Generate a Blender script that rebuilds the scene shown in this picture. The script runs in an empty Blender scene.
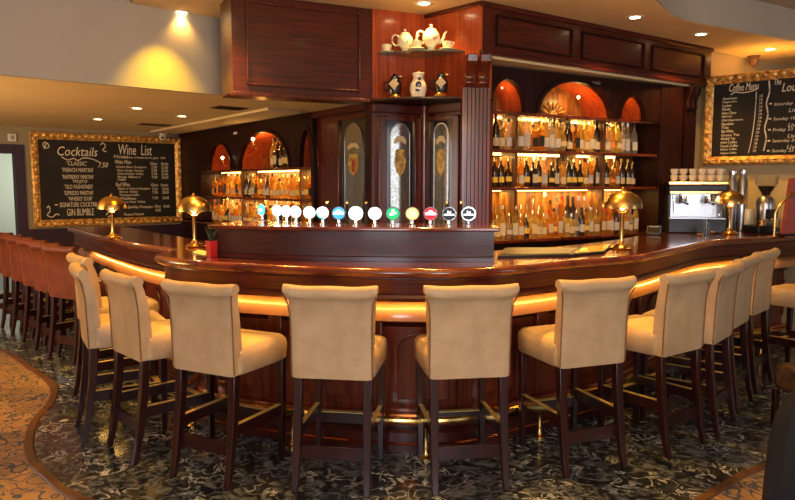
import bpy, bmesh, math, random
from mathutils import Vector, Matrix
random.seed(7)
PI = math.pi
S = bpy.context.scene
C = S.collection

# ------------------------------------------------------------------ camera
F = 690.0
PITCH = math.atan(66 / F)
CAMZ = 1.55
cam = bpy.data.cameras.new('camera'); co = bpy.data.objects.new('camera', cam); C.objects.link(co)
cam.sensor_width = 36; cam.lens = F / 795 * 36
co.location = (0, 0, CAMZ); co.rotation_euler = (PI / 2 - PITCH, 0, 0)
cam.clip_start = .05
S.camera = co
S.view_settings.view_transform = 'Standard'; S.view_settings.look = 'None'
S.view_settings.gamma = 1; S.view_settings.use_curve_mapping = False
S.view_settings.exposure = 0.0

# ------------------------------------------------------------------ light
W = bpy.data.worlds.new('world'); S.world = W; W.use_nodes = True
W.node_tree.nodes['Background'].inputs[0].default_value = (1.0, .80, .62, 1)
W.node_tree.nodes['Background'].inputs[1].default_value = .15
WARM = (1.0, .53, .14); AMBER = (1.0, .50, .12)

def area(name, loc, rot, sx, sy, power, col):
    l = bpy.data.lights.new(name, 'AREA'); l.shape = 'RECTANGLE'; l.size = sx; l.size_y = sy
    l.energy = power; l.color = col
    o = bpy.data.objects.new(name, l); C.objects.link(o); o.location = loc; o.rotation_euler = rot
    return o

# daylight through the windows of the room behind the camera
area('window_daylight', (-1.6, -3.2, 1.7), (PI / 2, 0, 0), 1.5, 1.9, 95, (.86, .90, 1.0))
area('window_daylight', (1.9, -3.2, 1.7), (PI / 2, 0, 0), 1.5, 1.9, 95, (.86, .90, 1.0))
area('window_daylight', (-8.4, 5.2, 1.7), (PI / 2, 0, -PI / 2), 1.5, 1.7, 26, (.86, .92, 1.0))
area('window_daylight', (6.6, 1.0, 1.8), (PI / 2, 0, math.radians(53)), 1.5, 1.7, 22, (.90, .94, 1.0))
# daylight past the doorway, lounge light, and added warm fills for the ceilings
area('doorway_daylight', (-6.6, 10.6, 1.9), (PI / 2.4, 0, -.6), .8, 1.2, 35, (.92, 1.0, .90))
area('slab_ceiling_fill', (.6, 1.3, 2.35), (math.radians(152), 0, 0), 1.6, .5, 88, (1.0, .58, .18))  # added unseen fill that brightens the slab ceiling, no fixture here
area('lounge_warm_light', (0, .8, 3.1), (0, 0, 0), 4.5, 2.0, 30, (1.0, .66, .34))
area('low_ceiling_fill', (-5.2, 4.2, 1.5), (math.radians(140), 0, math.radians(-35)), 1.2, .8, 150, (1.0, .58, .19))  # added fill out of view, warms the low ceiling from below

def rayd(px, py):
    x = (px - 397.5) / F; y = (250 - py) / F
    c, s = math.cos(PITCH), math.sin(PITCH)
    return Vector((x, c + y * s, y * c - s))
def G(px, py, z=0.0):
    d = rayd(px, py); t = (z - CAMZ) / d.z
    return (d.x * t, d.y * t)
def AT(px, d, z=1.4):                             # plan position on a column of the picture at distance d
    k = (px - 397.5) / F
    return (k * (d * math.cos(PITCH) - (z - CAMZ) * math.sin(PITCH)), d)

# ------------------------------------------------------------------ materials
def mat(name, col, rough=.5, metal=0, coat=0, trans=0, emis=None, estr=0, spec=.5, ior=1.45):
    m = bpy.data.materials.new(name); m.use_nodes = True
    b = m.node_tree.nodes['Principled BSDF']
    b.inputs['Base Color'].default_value = (*col, 1); b.inputs['Roughness'].default_value = rough
    b.inputs['Metallic'].default_value = metal; b.inputs['Coat Weight'].default_value = coat
    b.inputs['Coat Roughness'].default_value = .12
    b.inputs['Transmission Weight'].default_value = trans; b.inputs['IOR'].default_value = ior
    b.inputs['Specular IOR Level'].default_value = spec
    if emis: b.inputs['Emission Color'].default_value = (*emis, 1); b.inputs['Emission Strength'].default_value = estr
    return m
def nodes(m): return m.node_tree.nodes, m.node_tree.links, m.node_tree.nodes['Principled BSDF']
def noise_col(m, c1, c2, scale=(1, 1, 1), nscale=5, detail=6, dist=0, lo=.35, hi=.65, bump=0, bscale=None):
    n, l, b = nodes(m)
    tc = n.new('ShaderNodeTexCoord'); mp = n.new('ShaderNodeMapping'); mp.inputs['Scale'].default_value = scale
    nt = n.new('ShaderNodeTexNoise'); nt.inputs['Scale'].default_value = nscale; nt.inputs['Detail'].default_value = detail
    nt.inputs['Distortion'].default_value = dist
    cr = n.new('ShaderNodeValToRGB'); cr.color_ramp.elements[0].position = lo; cr.color_ramp.elements[1].position = hi
    cr.color_ramp.elements[0].color = (*c1, 1); cr.color_ramp.elements[1].color = (*c2, 1)
    l.new(tc.outputs['Object'], mp.inputs[0]); l.new(mp.outputs[0], nt.inputs[0]); l.new(nt.outputs[0], cr.inputs[0])
    l.new(cr.outputs[0], b.inputs['Base Color'])
    if bump:
        bp = n.new('ShaderNodeBump'); bp.inputs['Strength'].default_value = bump; bp.inputs['Distance'].default_value = .01
        if bscale:
            n2 = n.new('ShaderNodeTexNoise'); n2.inputs['Scale'].default_value = bscale; n2.inputs['Detail'].default_value = 3
            l.new(tc.outputs['Object'], n2.inputs[0]); l.new(n2.outputs[0], bp.inputs['Height'])
        else: l.new(nt.outputs[0], bp.inputs['Height'])
        l.new(bp.outputs[0], b.inputs['Normal'])
    return m
wood_h = noise_col(mat('mahogany_horizontal', (.1, .02, .01), .32, coat=.2), (.036, .0045, .003), (.090, .012, .0055), (1.2, 1.2, 22), 2.2, 8, .6, bump=.05)
wood_v = noise_col(mat('mahogany_vertical', (.1, .02, .01), .30, coat=.5), (.042, .0055, .0035), (.12, .019, .008), (16, 16, 1.0), 2.2, 8, .8, bump=.05)
wood_front = noise_col(mat('warm_mahogany_front', (.1, .02, .01), .28, coat=.5), (.085, .013, .006), (.21, .040, .014), (14, 14, 1.0), 2.2, 8, .9, bump=.05)
wood_top = noise_col(mat('polished_counter_wood', (.1, .02, .01), .16, coat=1), (.072, .011, .005), (.18, .036, .013), (2, 9, 2), 2.0, 7, .6)
wood_dark = noise_col(mat('dark_stained_wood', (.03, .008, .006), .42, coat=0, spec=.28), (.010, .0025, .002), (.028, .006, .005), (14, 14, 1.5), 2, 6, .3)
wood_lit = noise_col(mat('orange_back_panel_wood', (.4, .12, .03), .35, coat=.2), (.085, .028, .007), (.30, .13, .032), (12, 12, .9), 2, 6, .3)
wood_red = noise_col(mat('red_mahogany_veneer', (.2, .03, .01), .28, coat=.6), (.26, .036, .010), (.46, .085, .022), (16, 16, .8), 2.2, 7, .4)
leg_wood = noise_col(mat('dark_red_stool_wood', (.05, .01, .01), .30, coat=.4), (.018, .004, .0035), (.040, .007, .006), (14, 14, 1.2), 2, 5, .3)
cream = noise_col(mat('cream_leather', (.6, .45, .27), .45), (.54, .375, .205), (.63, .45, .26), (1, 1, 1), 9, 4, 0, bump=.12, bscale=60)
brownl = noise_col(mat('tan_brown_leather', (.2, .06, .02), .42), (.13, .030, .012), (.20, .050, .020), (1, 1, 1), 7, 4, 0, bump=.12, bscale=60)
stitch = mat('brown_piping', (.25, .12, .05), .5)
brass = mat('polished_brass', (.80, .50, .16), .20, 1)
brass2 = mat('antique_gold_metal', (.66, .40, .14), .26, 1)
plate_m = mat('satin_brass_plate', (.85, .62, .22), .42, .6)
copper = mat('copper_rail', (.75, .33, .17), .2, 1)
chrome = mat('chrome', (.75, .75, .77), .12, 1)
steel = mat('brushed_steel', (.50, .50, .53), .3, 1)
black = mat('black_plastic', (.012, .012, .014), .35)
blackm = mat('matt_black_cloth', (.010, .009, .011), .85)
white = mat('white_plastic', (.75, .74, .70), .4)
china = mat('white_china', (.82, .76, .58), .18, coat=.6)
navy = mat('navy_glaze', (.02, .03, .10), .2, coat=.5)
chalkboard = noise_col(mat('blackboard_slate', (.02, .02, .02), .6), (.009, .006, .005), (.020, .015, .011), (1, 1, 1), 3, 5)
chalk = mat('chalk_paint', (.85, .78, .62), .8)
ceil_m = noise_col(mat('ceiling_paint', (.7, .6, .42), .85), (.74, .60, .36), (.78, .64, .40), (1, 1, 1), 2, 2)
grey_m = noise_col(mat('grey_fascia_paint', (.4, .4, .38), .85), (.46, .43, .36), (.49, .46, .39), (1, 1, 1), 2, 2)
wall_m = noise_col(mat('olive_grey_wall_paint', (.3, .26, .18), .85), (.29, .25, .17), (.32, .28, .20), (1, 1, 1), 2, 2)
wallr_m = noise_col(mat('beige_wall_paint', (.4, .33, .2), .8), (.42, .34, .20), (.46, .38, .23), (1, 1, 1), 2, 2)
purple = mat('dark_purple_paint', (.035, .018, .045), .4)
glassm = mat('clear_glass', (.9, .93, .92), .04, trans=1, ior=1.3)
shelfglass = mat('green_edge_glass', (.35, .50, .42), .1, trans=.7, ior=1.3)
mirror_d = mat('dark_door_glass', (.02, .02, .022), .06, coat=1)
red = mat('red_plastic', (.55, .02, .02), .35)
redwood = noise_col(mat('red_lacquer_board', (.3, .05, .02), .35), (.30, .045, .02), (.38, .07, .03), (1, 1, 4), 3, 4)
papier = mat('cream_paper', (.62, .50, .30), .7)
ledm = mat('warm_led_strip', (1, .7, .3), .5, emis=(1, .58, .16), estr=9)
lampm = mat('downlight_glow', (1, .8, .5), .5, emis=(1, .78, .42), estr=16)
bulbm = mat('bulb_glow', (1, .8, .5), .5, emis=(1, .66, .28), estr=10)
ventm = mat('brown_vent_metal', (.22, .15, .09), .5, .3)
scallop = mat('pale_yellow_painted_light', (.75, .58, .26), .35)

def etched():
    m = mat('etched_oval_glass', (.3, .3, .28), .10, metal=.8, coat=1)
    n, l, b = nodes(m)
    noise_col(m, (.24, .24, .22), (.60, .60, .57), (1, 1, 1), 80, 6, .1, .30, .70)
    return m
etch = etched()
def gilt():
    m = mat('carved_gilt', (.6, .35, .1), .34, .45)
    noise_col(m, (.42, .19, .04), (.95, .58, .17), (1, 1, 1), 24, 5, .2, .38, .6, bump=.8, bscale=38)
    return m
gold = gilt()

def marble():
    m = mat('black_marble_tile', (.02, .02, .02), .2, coat=.4)
    n, l, b = nodes(m)
    tc = n.new('ShaderNodeTexCoord'); mp = n.new('ShaderNodeMapping'); mp.inputs['Rotation'].default_value = (0, 0, .785)
    mp.inputs['Scale'].default_value = (3.6, 3.6, 3.6)
    fl = n.new('ShaderNodeVectorMath'); fl.operation = 'FLOOR'
    wn = n.new('ShaderNodeTexWhiteNoise'); wn.noise_dimensions = '3D'
    ml = n.new('ShaderNodeVectorMath'); ml.operation = 'SCALE'; ml.inputs['Scale'].default_value = 30
    ad = n.new('ShaderNodeVectorMath'); ad.operation = 'ADD'
    l.new(tc.outputs['Object'], mp.inputs[0]); l.new(mp.outputs[0], fl.inputs[0]); l.new(fl.outputs[0], wn.inputs[0])
    l.new(wn.outputs['Color'], ml.inputs[0]); l.new(mp.outputs[0], ad.inputs[0]); l.new(ml.outputs[0], ad.inputs[1])
    nt = n.new('ShaderNodeTexNoise'); nt.inputs['Scale'].default_value = 2.1; nt.inputs['Detail'].default_value = 9; nt.inputs['Distortion'].default_value = 1.6
    l.new(ad.outputs[0], nt.inputs[0])
    s1 = n.new('ShaderNodeMath'); s1.operation = 'SUBTRACT'; s1.inputs[1].default_value = .5; l.new(nt.outputs[0], s1.inputs[0])
    s2 = n.new('ShaderNodeMath'); s2.operation = 'ABSOLUTE'; l.new(s1.outputs[0], s2.inputs[0])
    cr = n.new('ShaderNodeValToRGB'); e = cr.color_ramp.elements
    e[0].position = 0; e[0].color = (.85, .86, .86, 1); e[1].position = .045; e[1].color = (.020, .026, .028, 1)
    x = e.new(.018); x.color = (.30, .32, .33, 1)
    l.new(s2.outputs[0], cr.inputs[0])
    n2 = n.new('ShaderNodeTexNoise'); n2.inputs['Scale'].default_value = .9; n2.inputs['Detail'].default_value = 5; l.new(ad.outputs[0], n2.inputs[0])
    c2 = n.new('ShaderNodeValToRGB'); c2.color_ramp.elements[0].position = .49; c2.color_ramp.elements[1].position = .60
    l.new(n2.outputs[0], c2.inputs[0])
    mx = n.new('ShaderNodeMix'); mx.data_type = 'RGBA'; cl = n.new('ShaderNodeTexNoise'); cl.inputs['Scale'].default_value = 2.6; cl.inputs['Detail'].default_value = 10; cl.inputs['Distortion'].default_value = 2.5; l.new(ad.outputs[0], cl.inputs[0])
    cc = n.new('ShaderNodeValToRGB'); cc.color_ramp.elements[0].position = .42; cc.color_ramp.elements[1].position = .72; cc.color_ramp.elements[0].color = (.010, .014, .017, 1); cc.color_ramp.elements[1].color = (.20, .225, .25, 1)
    l.new(cl.outputs[0], cc.inputs[0]); l.new(cc.outputs[0], mx.inputs['A'])
    l.new(c2.outputs[0], mx.inputs['Factor']); l.new(cr.outputs[0], mx.inputs['B'])
    # tile joints
    fr = n.new('ShaderNodeVectorMath'); fr.operation = 'FRACTION'; l.new(mp.outputs[0], fr.inputs[0])
    sp = n.new('ShaderNodeSeparateXYZ'); l.new(fr.outputs[0], sp.inputs[0])
    mn = n.new('ShaderNodeMath'); mn.operation = 'MINIMUM'; l.new(sp.outputs[0], mn.inputs[0]); l.new(sp.outputs[1], mn.inputs[1])
    lt = n.new('ShaderNodeMath'); lt.operation = 'LESS_THAN'; lt.inputs[1].default_value = .015; l.new(mn.outputs[0], lt.inputs[0])
    m2 = n.new('ShaderNodeMix'); m2.data_type = 'RGBA'; m2.inputs['B'].default_value = (.02, .015, .01, 1)
    l.new(lt.outputs[0], m2.inputs['Factor']); l.new(mx.outputs['Result'], m2.inputs['A']); l.new(m2.outputs['Result'], b.inputs['Base Color'])
    return m
marble_m = marble()
def carpet():
    m = mat('scroll_carpet', (.3, .15, .05), .95)
    n, l, b = nodes(m)
    tc = n.new('ShaderNodeTexCoord')
    nz = n.new('ShaderNodeTexNoise'); nz.inputs['Scale'].default_value = 4.5; nz.inputs['Detail'].default_value = 1
    l.new(tc.outputs['Object'], nz.inputs[0])
    sc = n.new('ShaderNodeVectorMath'); sc.operation = 'SCALE'; sc.inputs['Scale'].default_value = .55; l.new(nz.outputs['Color'], sc.inputs[0])
    ad = n.new('ShaderNodeVectorMath'); ad.operation = 'ADD'; l.new(tc.outputs['Object'], ad.inputs[0]); l.new(sc.outputs[0], ad.inputs[1])
    vo = n.new('ShaderNodeTexVoronoi'); vo.inputs['Scale'].default_value = 8; l.new(ad.outputs[0], vo.inputs[0])
    sn = n.new('ShaderNodeMath'); sn.operation = 'MULTIPLY'; sn.inputs[1].default_value = 17; l.new(vo.outputs['Distance'], sn.inputs[0])
    s2 = n.new('ShaderNodeMath'); s2.operation = 'SINE'; l.new(sn.outputs[0], s2.inputs[0])
    cr = n.new('ShaderNodeValToRGB'); cr.color_ramp.elements[0].position = .45; cr.color_ramp.elements[1].position = .62
    cr.color_ramp.elements[0].color = (.36, .215, .11, 1); cr.color_ramp.elements[1].color = (.075, .085, .12, 1)
    l.new(s2.outputs[0], cr.inputs[0]); l.new(cr.outputs[0], b.inputs['Base Color'])
    return m
carpet_m = carpet()

# ------------------------------------------------------------------ mesh helpers
class MB:
    def __init__(s): s.v = []; s.f = []; s.mi = []; s.cur = 0
    def add(s, vs, fs):
        k = len(s.v); s.v += [tuple(v) for v in vs]; s.f += [tuple(i + k for i in f) for f in fs]; s.mi += [s.cur] * len(fs); return s
    def box(s, x0, x1, y0, y1, z0, z1):
        return s.add([(x, y, z) for z in (z0, z1) for y in (y0, y1) for x in (x0, x1)],
                     [(0, 2, 3, 1), (4, 5, 7, 6), (0, 1, 5, 4), (2, 6, 7, 3), (0, 4, 6, 2), (1, 3, 7, 5)])
    def prism(s, poly, z0, z1):
        n = len(poly)
        return s.add([(x, y, z0) for x, y in poly] + [(x, y, z1) for x, y in poly],
                     [tuple(range(n))[::-1], tuple(range(n, 2 * n))] + [(i, (i + 1) % n, n + (i + 1) % n, n + i) for i in range(n)])
    def prism_y(s, poly, y0, y1):                       # outline in x,z pulled along y
        n = len(poly)
        return s.add([(x, y0, z) for x, z in poly] + [(x, y1, z) for x, z in poly],
                     [tuple(range(n)), tuple(range(n, 2 * n))[::-1]] + [(i, n + i, n + (i + 1) % n, (i + 1) % n) for i in range(n)])
    def lathe(s, prof, cx=0, cy=0, cz=0, n=20, cap=True):
        k = len(prof); vs = []; fs = []
        for j in range(n):
            a = 2 * PI * j / n
            vs += [(cx + r * math.cos(a), cy + r * math.sin(a), cz + z) for r, z in prof]
        for j in range(n):
            j2 = (j + 1) % n
            fs += [(j * k + i, j2 * k + i, j2 * k + i + 1, j * k + i + 1) for i in range(k - 1)]
        if cap and prof[0][0] > 1e-6: fs.append(tuple(j * k for j in range(n))[::-1])
        if cap and prof[-1][0] > 1e-6: fs.append(tuple(j * k + k - 1 for j in range(n)))
        return s.add(vs, fs)
    def tube(s, pts, r, n=8, closed=False):
        pts = [Vector(p) for p in pts]; m = len(pts); vs = []; fs = []
        up = Vector((0, 0, 1))
        for i, p in enumerate(pts):
            a = pts[i - 1] if (i > 0 or closed) else p; b = pts[(i + 1) % m] if (i < m - 1 or closed) else p
            t = (b - a).normalized()
            u = t.cross(up)
            if u.length < 1e-3: u = t.cross(Vector((0, 1, 0)))
            u.normalize(); w = u.cross(t)
            rr = r[i] if isinstance(r, (list, tuple)) else r
            vs += [p + (u * math.cos(2 * PI * k / n) + w * math.sin(2 * PI * k / n)) * rr for k in range(n)]
        R = m if closed else m - 1
        for i in range(R):
            for k in range(n):
                fs.append((i * n + k, i * n + (k + 1) % n, ((i + 1) % m) * n + (k + 1) % n, ((i + 1) % m) * n + k))
        if not closed: fs += [tuple(range(n))[::-1], tuple((m - 1) * n + k for k in range(n))]
        return s.add(vs, fs)
    def sphere(s, c, r, n=12, sc=(1, 1, 1)):
        h = n // 2
        prof = [(r * math.sin(PI * i / h), -r * math.cos(PI * i / h)) for i in range(h + 1)]
        k0 = len(s.v); prof[0] = (1e-5, -r); prof[-1] = (1e-5, r)
        s.lathe(prof, 0, 0, 0, n)
        for i in range(k0, len(s.v)):
            v = s.v[i]; s.v[i] = (c[0] + v[0] * sc[0], c[1] + v[1] * sc[1], c[2] + v[2] * sc[2])
        return s
    def sweep(s, path, prof, closed_prof=True):         # prof: (inward offset, z) along a plan path
        k = len(prof); vs = []; fs = []; m = len(path)
        for i, (x, y) in enumerate(path):
            a = path[max(0, i - 1)]; b = path[min(m - 1, i + 1)]
            tx, ty = b[0] - a[0], b[1] - a[1]; L = math.hypot(tx, ty); nx, ny = -ty / L, tx / L
            vs += [(x + nx * o, y + ny * o, z) for o, z in prof]
        for i in range(m - 1):
            for j in range(k if closed_prof else k - 1):
                j2 = (j + 1) % k
                fs.append((i * k + j, (i + 1) * k + j, (i + 1) * k + j2, i * k + j2))
        if closed_prof: fs += [tuple(range(k)), tuple((m - 1) * k + j for j in range(k))[::-1]]
        return s.add(vs, fs)
    def build(s, name, m, parent=None, bevel=0, smooth=True):
        me = bpy.data.meshes.new(name); me.from_pydata(s.v, [], s.f)
        for x in (m if isinstance(m, (list, tuple)) else [m]): me.materials.append(x)
        for p, k in zip(me.polygons, s.mi): p.material_index = k
        bm = bmesh.new(); bm.from_mesh(me); bmesh.ops.recalc_face_normals(bm, faces=bm.faces); bm.to_mesh(me); bm.free()
        if smooth:
            me.shade_smooth(); me.set_sharp_from_angle(angle=.6)
        o = bpy.data.objects.new(name, me); C.objects.link(o); o.parent = parent
        if bevel:
            b = o.modifiers.new('bevel', 'BEVEL'); b.width = bevel; b.segments = 2; b.limit_method = 'ANGLE'
        return o

def spline(pts, n=8):
    out = []
    P = [pts[0]] + list(pts) + [pts[-1]]
    for i in range(1, len(P) - 2):
        for k in range(n):
            t = k / n
            out.append(tuple(.5 * ((2 * P[i][j]) + (-P[i - 1][j] + P[i + 1][j]) * t + (2 * P[i - 1][j] - 5 * P[i][j] + 4 * P[i + 1][j] - P[i + 2][j]) * t * t
                                   + (-P[i - 1][j] + 3 * P[i][j] - 3 * P[i + 1][j] + P[i + 2][j]) * t ** 3) for j in range(len(P[i]))))
    out.append(tuple(pts[-1])); return out
def tag(o, label=None, cat=None, group=None, kind=None):
    if label: o['label'] = label
    if cat: o['category'] = cat
    if group: o['group'] = group
    if kind: o['kind'] = kind
    return o
def thing(name, label, cat, loc=(0, 0, 0), rz=0, group=None):
    o = bpy.data.objects.new(name, None); C.objects.link(o); o.location = loc; o.rotation_euler = (0, 0, rz)
    o.empty_display_size = .1
    return tag(o, label, cat, group)
def struct(name, mb, m, bevel=0, smooth=False): return tag(mb.build(name, m, None, bevel, smooth), kind='structure')
def children(o): return CH.get(o.name, [])
def dup(o, loc, rz, label, group=None, sc=None):
    r = o.copy(); C.objects.link(r); r.location = loc; r.rotation_euler = (0, 0, rz); r['label'] = label
    if group: r['group'] = group
    if sc: r.scale = (sc,) * 3 if not isinstance(sc, tuple) else sc
    def rec(src, dst):
        for ch in list(src.children):
            c = ch.copy(); C.objects.link(c); c.parent = dst; rec(ch, c)
    rec(o, r); return r
def lighted(parent_o, kind, name, loc, energy, col, size=.04, spot=None, rot=None, blend=.6):
    l = bpy.data.lights.new(name, kind); l.energy = energy; l.color = col
    if kind != 'AREA': l.shadow_soft_size = size
    if spot: l.spot_size = spot; l.spot_blend = blend
    o = bpy.data.objects.new(name, l); C.objects.link(o); o.location = loc
    if rot: o.rotation_euler = rot
    o.parent = parent_o; return o

# ------------------------------------------------------------------ plan of the room
ZC, ZL, ZH = 2.91, 2.32, 3.20                 # slab ceiling, low ceiling, high ceiling
A31 = math.radians(31)
U = Vector((math.cos(A31), math.sin(A31))); V = Vector((-math.sin(A31), math.cos(A31)))
CANL = Vector((-1.185, 5.055)); O = Vector((.222, 5.734)); CR = Vector((.634, 5.30)); BR = Vector((3.163, 7.10))
W0 = Vector((-3.36, 10.8)); W1 = Vector((-.25, 6.65))
R0 = Vector((.757, 5.65))
def col_at(px, P0, d, z=1.6):                 # distance along a plan line where it meets a column of the picture
    k = (px - 397.5) / F; c, s_ = math.cos(PITCH), math.sin(PITCH)
    return (k * (P0.y * c - (z - CAMZ) * s_) - P0.x) / (d.x - k * c * d.y)

# floor: patterned carpet with the marble apron around the bar
edge = [G(-60, 338), G(0, 350), G(30, 368), G(53, 386), G(50, 404), G(36, 419), G(29, 441), G(33, 462), G(48, 477), G(78, 498),
        (-1.0, 3.0), (-.3, 2.75), (.4, 2.68), (1.05, 2.92), G(706, 497), G(745, 474), (2.35, 3.85), (3.1, 4.25), (4.2, 4.9), (5.5, 5.6)]
edge = spline(edge, 5)
mb = MB(); mb.prism([(-9, -4), (9, -4), (9, 5.6)] + edge[::-1] + [(-9, 9)], -.05, 0); struct('floor', mb, carpet_m)
mb = MB(); mb.prism(edge + [(7, 6.5), (7, 14), (-9, 14), (-9, 9)], -.05, 0); struct('floor.001', mb, marble_m)
mb = MB(); mb.sweep(edge, [(-.028, 0), (-.02, .010), (.02, .010), (.028, 0)]); struct('trim_1', mb, noise_col(mat('brown_edge_strip', (.2, .09, .03), .4), (.11, .045, .018), (.17, .075, .03), (1, 1, 1), 9), smooth=True)

# ceilings
slab = spline([(-1.55, 5.88), (-1.90, 5.72), (-2.03, 5.52), (-1.95, 5.26), (-1.5, 4.5), (-.8, 3.9), (0, 3.7), (.8, 3.95), (1.45, 4.45),
               (1.93, 5.30), (2.353, 5.88), (2.95, 6.26), (3.82, 6.78), (5.2, 7.55), (6.6, 8.3)], 6)
mb = MB(); mb.prism(slab + [(6.6, 12), (-1.62, 12)], ZC, ZH - .01)
struct('ceiling', mb, [ceil_m])
mb = MB(); mb.sweep(slab, [(-.012, ZC + .004), (-.012, ZH), (-.001, ZH), (-.001, ZC + .004)]); struct('ceiling.001', mb, grey_m, smooth=True)
mb = MB(); mb.box(-9, 9, -4, 14, ZH, ZH + .05); struct('ceiling.002', mb, grey_m)
fl = Vector(G(0, 70, ZL)); fr_ = Vector(AT(222, 5.86, ZL)); fd = (fr_ - fl).normalized(); fn = Vector((-fd.y, fd.x))
fa = fl - fd * 4; fb = fr_ + fd * .62
mb = MB(); mb.prism([fa, fb, fb + fn * .06, fa + fn * .06], ZL - .03, ZH); struct('wall_upper', mb, grey_m)
cb = W1 + (W1 - W0).normalized() * .0
mb = MB(); mb.prism([fa + fn * .06, fb + fn * .06, (cb.x + .1, cb.y), (.9, 8), (-3.2, 13), (-9, 13)], ZL, ZL + .05)
struct('ceiling.003', mb, ceil_m)
# shallow downstand beam in the low ceiling
b0, b1 = Vector(G(150, 131, ZL)), Vector(G(268, 107.5, ZL)); bd = (b1 - b0).normalized(); bn = Vector((-bd.y, bd.x))
mb = MB(); mb.prism([b0, b1, b1 + bn * .0 + Vector((.28, .30)), b0 + Vector((.28, .30))], ZL - .025, ZL); struct('trim_2', mb, ceil_m)

# left wall with the doorway
WD = Vector((.788, .616)); WN = Vector((.616, -.788)); WC = Vector((-4.25, 10.1))
def wl(t, off=0): return WC + WD * t + WN * off
def wslab(name, t0, t1, o0, o1, z0, z1, m, bevel=0):
    mb = MB(); mb.prism([wl(t0, o0), wl(t1, o0), wl(t1, o1), wl(t0, o1)], z0, z1); return struct(name, mb, m, bevel)
tj = col_at(17, WC, WD)
wslab('wall_left', tj, 1.35, -.15, 0, 0, ZL, wall_m)
wslab('wall_left.001', tj - 1.0, tj, -.15, 0, 1.98, ZL, wall_m)
wslab('wall_left.002', tj - 4.0, tj - 1.0, -.15, 0, 0, ZL, wall_m)
wslab('baseboard_left', tj + .1, 1.33, 0, .03, 0, .93, purple, .004)
mb = MB()
mb.prism([wl(tj - .02, .03), wl(tj + .10, .03), wl(tj + .10, -.17), wl(tj - .02, -.17)], 0, 2.08)
mb.prism([wl(tj - 1.1, .03), wl(tj - .02, .03), wl(tj - .02, -.17), wl(tj - 1.1, -.17)], 1.96, 2.08)
tag(mb.build('door_1', purple, None, .004), kind='structure')
mb = MB(); mb.prism([(-9.5, 12.0), (-4.0, 12.4), (-4.0, 12.5), (-9.5, 12.1)], 0, 3); struct('wall_back', mb, mat('pale_green_wall', (.60, .62, .54), .8))

# right wall, with the splayed piece that carries the menu board
RD = (BR - CR).normalized(); RN = Vector((-RD.y, RD.x))
ra = BR - RD * .30 + RN * .085; rb = BR + RD * 4 + RN * .085
mb = MB(); mb.prism([ra, rb, rb + RN * .2, ra + RN * .2], 0, ZC); struct('wall_right', mb, wallr_m)
pa = Vector(AT(703, 7.10, 2.1)); pb = Vector(AT(795, 6.52, 2.1)); pd = (pb - pa).normalized(); pe = pa + pd * 1.75
mb = MB(); mb.prism([pa, pe, (pe.x + .5, pe.y + 2.5), (pa.x + .2, pa.y + .25)], 0, 2.60); struct('wall_right.001', mb, wallr_m)

# ------------------------------------------------------------------ downlights
def lathe_obj(name, prof, m, parent, c=(0, 0, 0), n=20, cap=True): return MB().lathe(prof, *c, n, cap).build(name, m, parent)
DL = thing('downlight', 'bright recessed spotlight in the ceiling just above the teapot corner', 'ceiling light', (0, 0, 0), 0, 'recessed ceiling spotlights')
lathe_obj('trim_ring', [(.034, .0), (.034, -.004), (.052, -.006), (.055, 0)], white, DL, cap=False)
lathe_obj('lamp', [(.0005, -.0035), (.033, -.003), (.033, 0)], lampm, DL, cap=False)
dls = [(424, 3, ZC, 14, 'bright recessed spotlight in the ceiling just above the teapot corner'),
       (635, 17, ZC, 5, 'recessed spotlight in the ceiling before the middle of the long bulkhead'),
       (701, 34, ZC, 6, 'recessed spotlight in the ceiling near the right end of the bulkhead'),
       (770, 49, ZC, 8, 'recessed spotlight in the ceiling above the coffee menu board'),
       (181, 12, ZC, 1.2, 'recessed spotlight in the curved ceiling left of the hanging wooden canopy'),
       (98, 119, ZL, 22, 'small recessed spotlight in the low ceiling above the cocktail board title'),
       (137, 108, ZL, 14, 'small recessed spotlight in the low ceiling, nearest of those before the board'),
       (182, 116, ZL, 12, 'small recessed spotlight in the low ceiling right of the two ceiling grilles')]
for i, (px, py, z, e, lab) in enumerate(dls):
    x, y = G(px, py, z)
    o = DL if i == 0 else dup(DL, (x, y, z), 0, lab)
    if i == 0: o.location = (x, y, z)
    o.scale = (1.3, 1.3, 1.3)
    lighted(o, 'SPOT', 'spot', (0, 0, -.02), e * 4.2, (1, .50, .10) if i == 0 else WARM, .03, math.radians(110), (0, 0, 0), .9)
# unseen-from-here row of the same ceiling, over the stools' backs: the ceiling continues towards the camera
for i, (x, y) in enumerate([(-1.3, 4.75), (-.55, 4.25), (.35, 4.15), (1.2, 4.7)]):
    o = dup(DL, (x, y, ZC), 0, 'recessed spotlight in the ceiling above the front of the bar counter'); del o['label'], o['group'], o['category']
    o['kind'] = 'structure'; o.name = 'trim_3'
    lighted(o, 'SPOT', 'spot', (0, 0, -.02), 150, (1, .46, .055), .03, math.radians(96), (0, 0, 0), .9)
# wall washing lamp on the grey fascia
washx = Vector(G(166, 84, ZL)) - fn * .25
lighted(None, 'SPOT', 'fascia_wash', (washx.x, washx.y, 2.88), 80, (1, .56, .0), .02, math.radians(72), (math.radians(21), 0, math.atan2(fd.y, fd.x)), 1)

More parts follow.
